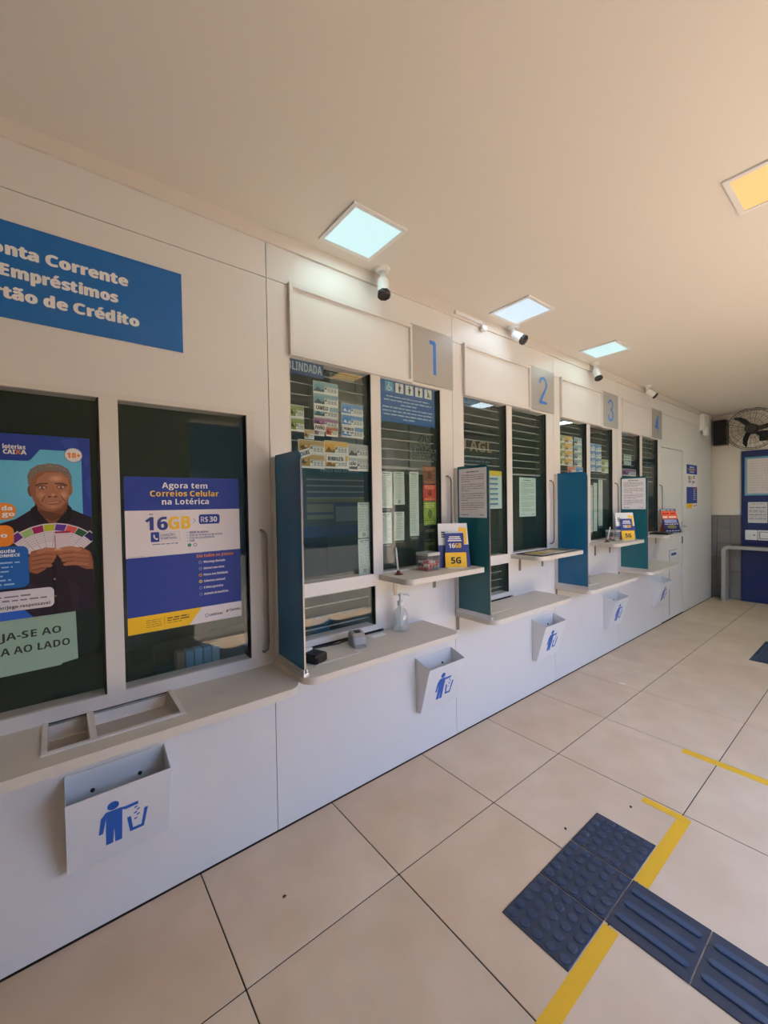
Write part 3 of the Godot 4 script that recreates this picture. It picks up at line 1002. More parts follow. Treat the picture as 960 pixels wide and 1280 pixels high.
func build_man_poster() -> void:
	var k := 2.0
	var im := page(820, 1166, rgb(86, 168, 206))
	var P := func(a: Array) -> PackedVector2Array:
		var q := poly(a)
		for j in q.size(): q[j] *= k
		return q
	var dk := rgb(38, 62, 146)
	shade(im, 560, 300, 420, 420, rgb(86, 168, 206), rgb(104, 186, 220), 0.0, 10)
	# border
	bar(im, 386 * k, 0, 820, 1166, dk)
	bar(im, 0, 0, 820, 46 * k, dk)
	ink(im, P.call([0, 40, 278, 40, 279, 46, 256, 80, 248, 84, 0, 84]), dk)
	for q: Array in [[390, 60, 402, 48, 410, 70, 398, 110], [392, 150, 410, 130, 410, 210, 396, 190], [330, 10, 372, 4, 380, 24, 344, 36]]: ink(im, P.call(q), rgb(48, 74, 160))
	# shirt
	var shirt := rgb(36, 30, 42)
	ink(im, P.call([60, 583, 96, 380, 116, 318, 150, 290, 215, 268, 252, 240, 262, 226, 345, 226, 356, 240, 396, 262, 410, 270, 410, 583]), shirt)
	ink(im, P.call([300, 300, 306, 300, 312, 583, 300, 583]), rgb(28, 23, 34))
	for q: Array in [[238, 470, 280, 500, 268, 580, 250, 583], [340, 470, 372, 500, 366, 583, 352, 583], [130, 320, 150, 330, 128, 460, 118, 450]]: ink(im, P.call(q), rgb(44, 37, 50))
	# neck and collar
	ink(im, P.call([262, 215, 348, 215, 346, 252, 322, 288, 302, 296, 282, 286, 264, 250]), rgb(118, 74, 56))
	ink(im, P.call([270, 240, 330, 256, 344, 236, 342, 262, 306, 276, 276, 262]), rgb(92, 56, 44))
	ink(im, P.call([252, 236, 266, 222, 270, 244, 300, 290, 272, 292, 250, 262]), rgb(24, 20, 28))
	ink(im, P.call([356, 236, 346, 222, 342, 246, 308, 290, 340, 294, 358, 262]), rgb(24, 20, 28))
	# ears
	dot(im, 252 * k, 180 * k, 6 * k, 18 * k, rgb(112, 70, 54), -0.1)
	dot(im, 355 * k, 176 * k, 5 * k, 17 * k, rgb(150, 100, 78), 0.1)
	# head, lit from the right
	ink(im, P.call([250, 150, 252, 118, 272, 100, 304, 94, 336, 100, 352, 120, 356, 150, 354, 186, 346, 214, 330, 236, 312, 246, 294, 246, 274, 234, 260, 212, 252, 184]), rgb(138, 92, 71))
	ink(im, P.call([270, 140, 290, 120, 330, 118, 348, 136, 352, 160, 350, 190, 342, 214, 326, 232, 308, 240, 292, 236, 274, 214, 266, 180]), rgb(162, 112, 87))
	shade(im, 318 * k, 138 * k, 26 * k, 15 * k, rgb(162, 112, 87), rgb(206, 160, 132), 0.0, 8)
	shade(im, 336 * k, 192 * k, 14 * k, 17 * k, rgb(162, 112, 87), rgb(204, 154, 126), 0.0, 8)
	shade(im, 280 * k, 192 * k, 15 * k, 15 * k, rgb(160, 110, 85), rgb(192, 142, 115), 0.0, 8)
	shade(im, 308 * k, 230 * k, 15 * k, 8 * k, rgb(162, 112, 87), rgb(186, 136, 110), 0.0, 6)
	# hair
	ink(im, P.call([248, 160, 246, 132, 254, 110, 272, 96, 300, 89, 330, 92, 350, 106, 359, 130, 358, 162, 353, 150, 349, 128, 332, 116, 300, 112, 272, 120, 258, 136, 253, 158]), rgb(116, 108, 103))
	for j in 90:
		var a := PI * (1.05 + 0.9 * rng.randf())
		var r := rng.randf_range(0.86, 1.0)
		dot(im, (303 + cos(a) * 54 * r) * k, (148 + sin(a) * 56 * r) * k, 3.2, 2.4, rgb(158, 150, 146).lerp(rgb(84, 76, 73), rng.randf()))
	# brows, eyes
	ink(im, P.call([265, 161, 276, 154, 296, 153, 297, 157, 278, 158, 266, 165]), rgb(70, 54, 48))
	ink(im, P.call([314, 153, 334, 152, 347, 159, 346, 163, 332, 157, 314, 157]), rgb(70, 54, 48))
	for q: Array in [[282.0, 168.0], [330.0, 166.0]]:
		dot(im, q[0] * k, (q[1] - 1) * k, 12 * k, 6.5 * k, rgb(112, 70, 54))
		dot(im, q[0] * k, q[1] * k, 8.5 * k, 3.2 * k, rgb(206, 188, 176))
		dot(im, q[0] * k, q[1] * k, 3.4 * k, 3.2 * k, rgb(34, 22, 18))
		dot(im, (q[0] + 1) * k, (q[1] - 1) * k, 1.2 * k, 1.0 * k, rgb(230, 225, 220))
		bar(im, (q[0] - 9) * k, (q[1] - 4) * k, (q[0] + 9) * k, (q[1] - 2.6) * k, rgb(56, 36, 30))
		bar(im, (q[0] - 9) * k, (q[1] + 7) * k, (q[0] + 7) * k, (q[1] + 8.4) * k, rgb(122, 78, 60))
	# nose
	ink(im, P.call([302, 166, 311, 166, 320, 192, 318, 199, 296, 199, 293, 192]), rgb(158, 108, 83))
	shade(im, 309 * k, 191 * k, 8 * k, 7 * k, rgb(158, 108, 83), rgb(204, 156, 128), 0.0, 6)
	dot(im, 299 * k, 198 * k, 4.5 * k, 2.4 * k, rgb(84, 48, 38))
	dot(im, 315 * k, 198 * k, 4.5 * k, 2.4 * k, rgb(84, 48, 38))
	# smile lines and mouth
	ink(im, P.call([287, 194, 290, 193, 281, 216, 278, 214]), rgb(112, 70, 54))
	ink(im, P.call([326, 193, 329, 193, 340, 212, 338, 215]), rgb(112, 70, 54))
	ink(im, P.call([285, 212, 306, 215.5, 333, 210, 325, 219, 308, 225, 294, 220]), rgb(134, 76, 64))
	ink(im, P.call([290, 215, 306, 217.5, 328, 213.5, 320, 217, 307, 219.5, 296, 218]), rgb(206, 184, 170))
	# fan of printed slips
	var cols := [rgb(96, 40, 130), rgb(150, 190, 120), rgb(150, 30, 90), rgb(180, 190, 50), rgb(90, 50, 150), rgb(210, 90, 80), rgb(40, 90, 60), rgb(36, 30, 90)]
	for j in 8:
		var a := -0.72 + 1.52 * j / 7.0
		var o := Vector2(306, 430) * k
		var r0 := 62.0 * k
		var r1 := (146.0 + (6.0 if j in [0, 7] else 0.0)) * k
		var hw := 17.0 * k
		var e := Vector2(sin(a), -cos(a))
		var f := Vector2(cos(a), sin(a))
		ink(im, PackedVector2Array([o + e * r0 - f * hw * 0.8, o + e * r0 + f * hw * 0.8, o + e * r1 + f * hw, o + e * r1 - f * hw]), rgb(150, 140, 146))
		ink(im, PackedVector2Array([o + e * r0 - f * (hw * 0.8 - 2), o + e * r0 + f * (hw * 0.8 - 2), o + e * (r1 - 2) + f * (hw - 2), o + e * (r1 - 2) - f * (hw - 2)]), rgb(222, 214, 218))
		ink(im, PackedVector2Array([o + e * (r1 - 50) - f * (hw - 6), o + e * (r1 - 50) + f * (hw - 8), o + e * (r1 - 8) + f * (hw - 6), o + e * (r1 - 8) - f * (hw - 6)]), cols[j])
		for q in 5:
			var rr := r1 - 62 - q * 14
			ink(im, PackedVector2Array([o + e * rr - f * (hw - 10), o + e * rr + f * (hw - 10), o + e * (rr + 4) + f * (hw - 10), o + e * (rr + 4) - f * (hw - 10)]), rgb(190, 178, 190))
	ink(im, P.call([310, 312, 350, 312, 350, 376, 308, 376]), rgb(214, 200, 206))
	bar(im, 310 * k, 312 * k, 350 * k, 318 * k, rgb(150, 30, 70))
	bar(im, 309 * k, 324 * k, 311 * k, 372 * k, rgb(150, 40, 80))
	# hands: palm, four fingers and thumb each
	var skin := rgb(140, 88, 66)
	var lo := rgb(104, 62, 48)
	ink(im, P.call([240, 400, 250, 372, 276, 366, 300, 372, 316, 378, 310, 400, 296, 420, 280, 436, 262, 446, 244, 438]), skin)
	ink(im, P.call([410, 420, 404, 388, 380, 368, 352, 368, 326, 374, 312, 384, 322, 402, 340, 418, 366, 430, 390, 444, 410, 446]), skin)
	for j in 4:
		var yy := 374.0 + 14.0 * j
		var x1 := 314.0 - 5.0 * j
		ink(im, P.call([246, yy + 4, 280, yy - 2, x1, yy + 2, x1 + 3, yy + 7, x1 - 3, yy + 12, 276, yy + 11, 250, yy + 16]), rgb(156, 102, 78) if j % 2 else rgb(150, 96, 72))
		ink(im, P.call([250, yy + 15, 276, yy + 10, x1 - 3, yy + 11, 276, yy + 13, 250, yy + 18]), lo)
		var x0 := 316.0 + 5.0 * j
		ink(im, P.call([400, yy + 8, 360, yy - 2, x0, yy + 2, x0 - 3, yy + 7, x0 + 3, yy + 12, 356, yy + 11, 396, yy + 20]), rgb(160, 106, 81) if j % 2 else rgb(152, 98, 74))
		ink(im, P.call([396, yy + 19, 356, yy + 10, x0 + 3, yy + 11, 356, yy + 13, 396, yy + 22]), lo)
	ink(im, P.call([262, 374, 284, 362, 310, 366, 318, 372, 312, 378, 288, 376, 266, 384]), rgb(166, 112, 86))
	ink(im, P.call([380, 372, 350, 362, 322, 366, 312, 373, 318, 379, 346, 376, 376, 384]), rgb(170, 116, 90))
	dot(im, 312 * k, 371 * k, 5 * k, 3 * k, rgb(200, 158, 138))
	dot(im, 321 * k, 371 * k, 5 * k, 3 * k, rgb(204, 162, 142))
	# shirt buttons
	dot(im, 306 * k, 468 * k, 3 * k, 3 * k, rgb(150, 142, 146))
	dot(im, 307 * k, 524 * k, 3 * k, 3 * k, rgb(120, 112, 118))
	# bubbles
	ink(im, P.call([0, 560, 220, 545, 250, 583, 0, 583]), rgb(40, 90, 190))
	for q: Array in [[-40.0, 217.0, 217.0, 268.0, 22.0, rgb(226, 134, 50)], [-40.0, 286.0, 210.0, 352.0, 20.0, rgb(226, 134, 50)], [-40.0, 353.0, 243.0, 484.0, 18.0, rgb(28, 92, 172)]]:
		var rr: float = q[4] * k
		ink(im, round_rect(q[0] * k, q[1] * k, q[2] * k, q[3] * k, [rr, rr, rr, rr]), q[5])
	for j in 6: dashes(im, 120 * k, [222.0, 205.0, 196.0, 185.0, 200.0, 208.0][j] * k, (400 + 13.5 * j) * k, 6 * k, rgb(150, 186, 222))
	var rp := 14.0 * k
	ink(im, round_rect(-80, 492 * k, 303 * k, 556 * k, [rp, rp, rp, rp]), rgb(222, 216, 222))
	for j in 2: dashes(im, 100 * k, (245 + 40 * j) * k, (507 + 13 * j) * k, 6 * k, rgb(130, 126, 140))
	# age mark
	dot(im, 365 * k, 59 * k, 25 * k, 25 * k, rgb(40, 56, 120))
	dot(im, 365 * k, 59 * k, 22.5 * k, 22.5 * k, rgb(236, 232, 232))
	for j in 24:
		var a := TAU * j / 24
		dot(im, (365 + cos(a) * 23.6) * k, (59 + sin(a) * 23.6) * k, 3, 2, rgb(220, 224, 236))
	var g := on_wall("portrait_poster", "poster of a smiling grey-haired man holding a fan of slips", "poster", -0.115, 1.397, GLASS_X)
	sheet("sheet", 0.41, 0.583, 0.001, printed(im, 0.4), M.paper, g)
	var f := Node3D.new()
	f.name = "print"
	g.add_child(f, true)
	f.position = Vector3(-0.205, 0.2915, 0.001)
	text("loterias", 0.0135, f, Vector3(0.191, -0.048, 0), M.letter, 0, 0.053, true, 0.6)
	text("CAI", 0.0135, f, Vector3(0.192, -0.064, 0), M.letter, 0, 0.027, true, 0.8)
	text("X", 0.0135, f, Vector3(0.220, -0.064, 0), M.orange, 0, 0.013, true, 0.8)
	text("A", 0.0135, f, Vector3(0.233, -0.064, 0), M.letter, 0, 0.013, true, 0.8)
	text("18+", 0.017, f, Vector3(0.366, -0.068, 0), M.orange, 1, 0.036, true, 0.8)
	text("da", 0.0135, f, Vector3(0.208, -0.240, 0), M.letter, 2, 0.024, true, 0.8)
	text("go", 0.0135, f, Vector3(0.213, -0.258, 0), M.letter, 2, 0.029, true, 0.8)
	text("o", 0.0135, f, Vector3(0.194, -0.324, 0), M.letter, 2, 0.014, true, 0.6)
	text("GUÉM", 0.009, f, Vector3(0.211, -0.372, 0), M.letter, 2, 0.034, true, 0.5)
	text("CONHECE", 0.009, f, Vector3(0.222, -0.385, 0), M.letter, 2, 0.054, true, 0.5)
	text("gov.br/jogo-responsavel", 0.009, f, Vector3(0.292, -0.547, 0), M.ink, 2, 0.148)


# ---------- papers fixed to the glass
func ticket_print(hue: Color, style: int) -> StandardMaterial3D:
	var im := page(132, 58, rgb(230, 240, 232))
	bar(im, 2, 2, 130, 22, hue.lerp(Color(0.85, 0.9, 0.88), 0.25))
	bar(im, 2, 16, 58, 50, hue)
	match style:
		0: ink(im, poly([4, 48, 24, 26, 40, 40, 58, 34, 58, 50, 4, 50]), hue.darkened(0.45))
		1:
			dot(im, 26, 32, 17, 8, hue.darkened(0.5))
			dot(im, 38, 26, 8, 6, hue.lightened(0.3))
		2: ink(im, poly([10, 40, 22, 24, 34, 40, 40, 40, 48, 24, 56, 44]), Color(0.9, 0.94, 0.92))
	for q in 3: bar(im, 76 + q * 17, 28, 88 + q * 17, 46, rgb(176, 190, 182))
	for q in 3: dashes(im, 64, 128, 24 + q * 10, 3, rgb(110, 124, 120))
	bar(im, 60, 26, 70, 36, rgb(90, 104, 100))
	return printed(im)

# u, y given on the wall's face as the camera sees them; moved back on to the sheet's own plane.
func on_glass(u: float, y: float, x: float) -> Vector2:
	var f := (1.7118 - x) / 1.7118
	return Vector2(u * f, 1.45 + (y - 1.45) * f)

func glass_sheet(called: String, label: String, category: String, group: String, u0: float, u1: float, y0: float, y1: float, m: Material, tilt := 0.0, layer := 0) -> Node3D:
	var x := GLASS_X - 0.0085 - 0.001 + 0.0009 * layer * 0.5
	var a := on_glass(u0, y0, x)
	var b := on_glass(u1, y1, x)
	var g := on_wall(called, label, category, (a.x + b.x) / 2, (a.y + b.y) / 2, x, group)
	g.rotation.z = tilt
	sheet("sheet", b.x - a.x, b.y - a.y, 0.0004, m, M.paper, g)
	return g

func receipt_print(rows: int, foot: bool) -> StandardMaterial3D:
	var h := 64 + rows * 9
	var im := page(96, h, rgb(196, 218, 204))
	dashes(im, 14, 82, 8, 6, rgb(90, 106, 100))
	dashes(im, 22, 74, 20, 4, rgb(110, 126, 118))
	for k in rows: dashes(im, 10, rng.randf_range(60, 88), 32 + 9 * k, 3.5, rgb(138, 154, 144))
	if foot:
		bar(im, 0, h - 22, 96, h, rgb(56, 62, 62))
		dashes(im, 14, 80, h - 14, 5, rgb(150, 158, 156))
	else:
		bar(im, 34, h - 30, 60, h - 8, rgb(150, 164, 156))
	return printed(im)

func word_card(word: String, u0: float, u1: float, y0: float, y1: float, tilt := 0.0) -> void:
	var g := glass_sheet("word_card", "small white card reading %s over the lottery tickets" % word, "card", "animal name cards on the tickets", u0, u1, y0, y1, M.card, tilt, 2)
	var w := (u1 - u0) * 0.82
	text(word, (y1 - y0) * 0.56, g, Vector3(0, -(y1 - y0) * 0.28, 0.0005), M.ink, 1, w, true, 0.7)

func build_window_papers() -> void:
	M.card = mat(rgb(232, 242, 234), 0.6)
	var s: SurfaceTool
	# window 1, left: BLINDADA sign
	var x := GLASS_X - 0.0105
	var a := on_glass(0.80, 2.046, x)
	var g := on_wall("glass_sign", "blue strip sign reading BLINDADA in the corner of window 1", "sign", a.x, a.y, x)
	s = st()
	box(s, Vector3(0.0, 0, 0), Vector3(0.208, 0.072, 0.0008))
	put("sign_panel", s, mat(rgb(22, 70, 120), 0.5), g)
	text("BLINDADA", 0.040, g, Vector3(0.199, 0.018, 0.001), mat(rgb(190, 210, 216), 0.5), 2, 0.178)
	# lottery tickets: columns of [u0, u1, top, step, count, colour, style]
	var tk := {
		"green": ticket_print(rgb(118, 150, 70), 1), "teal": ticket_print(rgb(110, 160, 170), 0), "purple": ticket_print(rgb(140, 88, 140), 1), "blue": ticket_print(rgb(50, 120, 190), 2),
		"gold": ticket_print(rgb(170, 140, 60), 1), "amber": ticket_print(rgb(214, 168, 60), 0), "grey": ticket_print(rgb(176, 186, 178), 0), "rust": ticket_print(rgb(180, 84, 60), 1)}
	var cols := [
		[0.826, 0.898, 1.905, 0.060, 2, "green", "at the left edge"], [0.949, 1.085, 2.034, 0.057, 3, "teal", "in the upper middle column"], [0.949, 1.083, 1.862, 0.045, 1, "purple", "just under the teal column"],
		[0.949, 1.004, 1.815, 0.040, 1, "purple", "below the PAVÃO card"], [1.016, 1.080, 1.825, 0.047, 1, "rust", "right of the PAVÃO card"], [1.104, 1.234, 1.950, 0.056, 3, "blue", "in the right column"],
		[0.866, 1.004, 1.752, 0.066, 2, "gold", "in the lower left block"], [1.004, 1.139, 1.758, 0.067, 2, "amber", "in the lower middle block"], [1.139, 1.264, 1.752, 0.068, 2, "grey", "in the lower right block"], [0.898, 0.949, 1.80, 0.045, 1, "gold", "over the lower left block"]]
	for c: Array in cols:
		for j: int in c[4]:
			var top: float = c[2] - c[3] * j
			var lab := "%s lottery ticket %s, window 1" % [c[5], c[6]]
			if c[4] > 1: lab = "%s lottery ticket %s, %s, window 1" % [c[5], c[6], ["top one", "second one", "third one"][j]]
			glass_sheet("lottery_ticket", lab, "ticket", "lottery tickets in window 1", c[0] + rng.randf_range(-0.002, 0.002), c[1], top - c[3] + 0.001, top, tk[c[5]], rng.randf_range(-0.015, 0.015), j % 2)
	word_card("CAMELO", 0.954, 1.036, 1.893, 1.926)
	word_card("PAVÃO", 0.951, 1.012, 1.800, 1.832)
	word_card("PORCO", 1.110, 1.180, 1.812, 1.838)
	word_card("TIGRE", 0.866, 0.930, 1.672, 1.706, 0.35)
	word_card("BORBOLETA", 1.012, 1.120, 1.655, 1.690)
	word_card("LEÃO", 1.142, 1.190, 1.640, 1.668)
	# window 3: the same kind of tickets, smaller in the picture
	var cols3 := [[3.188, 3.262, "green", "left"], [3.27, 3.395, "amber", "middle"], [3.42, 3.552, "teal", "right"], [3.70, 3.80, "blue", "left of the right pane"], [3.81, 3.925, "blue", "middle of the right pane"]]
	for c: Array in cols3:
		for j in 4:
			var top := (1.985 if c[0] < 3.6 else 1.955) - 0.062 * j
			glass_sheet("lottery_ticket", "%s lottery ticket in window 3, %s column, %s from top" % [c[2], c[3], ["first", "second", "third", "fourth"][j]], "ticket", "lottery tickets in window 3", c[0], c[1], top - 0.060, top, tk[c[2]], rng.randf_range(-0.012, 0.012), j % 2)
	for q: Array in [[3.31, 3.44, "rust", "left"], [3.44, 3.57, "blue", "right"]]: glass_sheet("lottery_ticket", "%s lottery ticket in window 3, lowest row, %s" % [q[2], q[3]], "ticket", "lottery tickets in window 3", q[0], q[1], 1.66, 1.735, tk[q[2]])
	for j in 2: glass_sheet("lottery_ticket", "green lottery ticket in window 3, far right, %s" % ["upper", "lower"][j], "ticket", "lottery tickets in window 3", 3.93, 4.07, 1.765 - 0.063 * j, 1.826 - 0.063 * j, tk["green"])
	# long slips
	var slips := [[1.19, 1.267, 1.276, 1.459, false, "upper slip at the right of window 1's left pane"], [1.19, 1.266, 1.090, 1.272, false, "lower slip at the right of window 1's left pane"],
		[1.342, 1.420, 1.405, 1.622, true, "upper slip of the first column in window 1's right pane"], [1.430, 1.508, 1.443, 1.624, false, "short upper slip of the second column in window 1's right pane"],
		[1.545, 1.615, 1.240, 1.627, true, "longest slip in window 1's right pane, third column"], [1.341, 1.412, 1.215, 1.402, true, "lower slip of the first column in window 1's right pane"], [1.430, 1.502, 1.226, 1.404, true, "lower slip of the second column in window 1's right pane"],
		[3.70, 3.752, 1.14, 1.585, true, "first long slip in window 3's right pane"], [3.765, 3.835, 1.17, 1.605, false, "second long slip in window 3's right pane"], [3.86, 3.945, 1.19, 1.635, true, "third long slip in window 3's right pane"]]
	for c: Array in slips: glass_sheet("paper_slip", "pale green printed " + c[5], "slip", "long printed slips on the glass", c[0], c[1], c[2], c[3], receipt_print(int((c[3] - c[2]) / 0.012), c[4]), rng.randf_range(-0.02, 0.02))
	# scratch cards in a column, window 1
	var sc := [[1.652, 1.756, 1.560, 1.664, rgb(120, 84, 50), rgb(176, 60, 40), "brown"], [1.652, 1.757, 1.462, 1.556, rgb(190, 50, 44), rgb(230, 150, 60), "red"], [1.654, 1.755, 1.320, 1.458, rgb(130, 170, 50), rgb(200, 210, 80), "green"], [1.656, 1.750, 1.225, 1.300, rgb(40, 44, 34), rgb(110, 116, 80), "black"], [1.656, 1.750, 1.150, 1.222, rgb(96, 96, 52), rgb(150, 140, 80), "olive"]]
	for c: Array in sc:
		var im := page(96, 120, c[4])
		shade(im, 48, 62, 36, 44, c[4], c[5], 0.0, 5)
		dot(im, 48, 62, 18, 24, c[4].darkened(0.3))
		for j in 3: dashes(im, 12, 84, 8 + 9 * j, 5, c[5].lightened(0.4))
		for j in 2: dashes(im, 12, 84, 100 + 9 * j, 5, c[5].lightened(0.3))
		glass_sheet("scratch_card", c[6] + " scratch card in the right column of window 1", "card", "scratch cards in window 1", c[0], c[1], c[2], c[3], printed(im))
	# window 1, right: priority sign
	a = on_glass(1.347, 1.890, x)
	g = on_wall("glass_sign", "blue priority service sign with five pictograms in window 1", "sign", a.x, a.y, x)
	s = st()
	box(s, Vector3(0, 0, 0), Vector3(0.411, 0.229, 0.0008))
	put("sign_panel", s, mat(rgb(16, 84, 150), 0.45), g)
	for j in 5:
		var ic := Node3D.new()
		ic.name = "pictogram"
		g.add_child(ic, true)
		ic.position = Vector3(0.034 + 0.074 * j, 0.166, 0.0008)
		s = st()
		box(s, Vector3.ZERO, Vector3(0.058, 0.054, 0.0005))
		put("ground", s, mat(rgb(90, 170, 206), 0.5) if j == 0 else M.card, ic)
		s = st()
		var z0 := 0.0005
		var z1 := 0.0009
		match j:
			0:
				prism(s, disc(Vector2(0.027, 0.047), 0.004, 0.004, 10), z0, z1)
				stroke(s, [0.027, 0.04, 0.028, 0.024, 0.042, 0.023, 0.047, 0.011], 0.004, z0, z1)
				var l := []
				for q in 13: l.append_array([0.028 + cos(1.9 + 4.2 * q / 12) * 0.013, 0.019 + sin(1.9 + 4.2 * q / 12) * 0.013])
				stroke(s, l, 0.0035, z0, z1)
			1, 2, 3:
				prism(s, disc(Vector2(0.029, 0.046), 0.0045, 0.0045, 10), z0, z1)
				prism(s, poly([0.021, 0.022, 0.023, 0.039, 0.035, 0.039, 0.040, 0.028, 0.036, 0.022, 0.034, 0.022, 0.034, 0.006, 0.024, 0.006, 0.024, 0.022]), z0, z1)
			4:
				prism(s, disc(Vector2(0.024, 0.046), 0.0045, 0.0045, 10), z0, z1)
				stroke(s, [0.024, 0.039, 0.030, 0.024, 0.022, 0.008], 0.007, z0, z1)
				stroke(s, [0.030, 0.024, 0.038, 0.008], 0.006, z0, z1)
				stroke(s, [0.025, 0.036, 0.042, 0.026, 0.046, 0.008], 0.003, z0, z1)
		put("figure", s, M.letter if j == 0 else M.ink, ic)
	var im := page(411, 150, rgb(16, 84, 150))
	for j in 7:
		var half: float = [165, 182, 60, 190, 192, 184, 44][j]
		dashes(im, 205 - half, 205 + half, 8 + 20 * j, 8, rgb(170, 196, 216))
	sheet("small_print", 0.409, 0.148, 0.0003, printed(im, 0.45), M.blue, g, Vector3(0.2055, 0.078, 0.0008))
	# shop name with outline emblem
	a = on_glass(1.574, 1.700, x)
	g = on_wall("shop_name", "black outline emblem and shop name lettering on window 1's right pane", "sign", a.x, a.y, x)
	text("Lotérica", 0.034, g, Vector3(0, 0.036, 0), M.ink, 0, 0.198)
	text("DO CARMO", 0.026, g, Vector3(0, 0.0, 0), M.ink, 0, 0.198, false)
	s = st()
	stroke(s, [0.088, 0.138, 0.082, 0.100, 0.05, 0.100, 0.042, 0.108, 0.058, 0.118, 0.062, 0.136, 0.078, 0.140], 0.0045, 0, 0.0008)
	stroke(s, [0.102, 0.138, 0.104, 0.102, 0.118, 0.098, 0.138, 0.104, 0.142, 0.116, 0.128, 0.132, 0.118, 0.138], 0.0045, 0, 0.0008)
	stroke(s, [0.082, 0.086, 0.088, 0.060, 0.082, 0.048, 0.066, 0.050, 0.060, 0.066, 0.046, 0.078, 0.044, 0.088], 0.0045, 0, 0.0008)
	stroke(s, [0.104, 0.088, 0.140, 0.086, 0.142, 0.074, 0.128, 0.068, 0.124, 0.052, 0.110, 0.048], 0.0045, 0, 0.0008)
	put("emblem", s, M.ink, g)
	# window 2
	a = on_glass(2.006, 2.066, x)
	g = on_wall("glass_sign", "blue strip sign in the upper left corner of window 2", "sign", a.x, a.y, x)
	s = st()
	box(s, Vector3(0, 0, 0), Vector3(0.17, 0.056, 0.0008))
	put("sign_panel", s, mat(rgb(22, 70, 120), 0.5), g)
	text("BLINDADA", 0.032, g, Vector3(0.006, 0.012, 0.001), mat(rgb(120, 160, 190), 0.5), 0, 0.155)
	im = page(240, 360, rgb(190, 216, 206))
	bar(im, 0, 0, 240, 46, rgb(210, 196, 40))
	for j in 6:
		bar(im, 14, 66 + 48 * j, 190, 84 + 48 * j, rgb(60, 120, 160))
		dashes(im, 18, 186, 90 + 48 * j, 6, rgb(120, 150, 160))
	glass_sheet("price_table", "yellow headed blue table on the left pane of window 2", "notice", "", 2.20, 2.402, 1.404, 1.66, printed(im))
	glass_sheet("typed_sheet", "white typed sheet on the right pane of window 2", "notice", "", 2.612, 2.826, 1.338, 1.624, notice_print(260, 350, rgb(192, 222, 208), rgb(128, 150, 140), 18), -0.01)
	glass_sheet("typed_sheet", "small white card in the left pane of window 4", "notice", "", 4.42, 4.60, 1.80, 1.905, notice_print(160, 100, rgb(190, 214, 204), rgb(90, 104, 100), 3, false))
	glass_sheet("coloured_slip", "pink and grey printed strip low in window 4's left pane", "slip", "", 4.38, 4.72, 1.69, 1.76, tk["purple"])
	a = on_glass(4.372, 2.085, x)
	g = on_wall("glass_sign", "tiny blue sign in the upper left corner of window 4", "sign", a.x, a.y, x)
	s = st()
	box(s, Vector3(0, 0, 0), Vector3(0.12, 0.05, 0.0008))
	put("sign_panel", s, mat(rgb(40, 90, 140), 0.5), g)


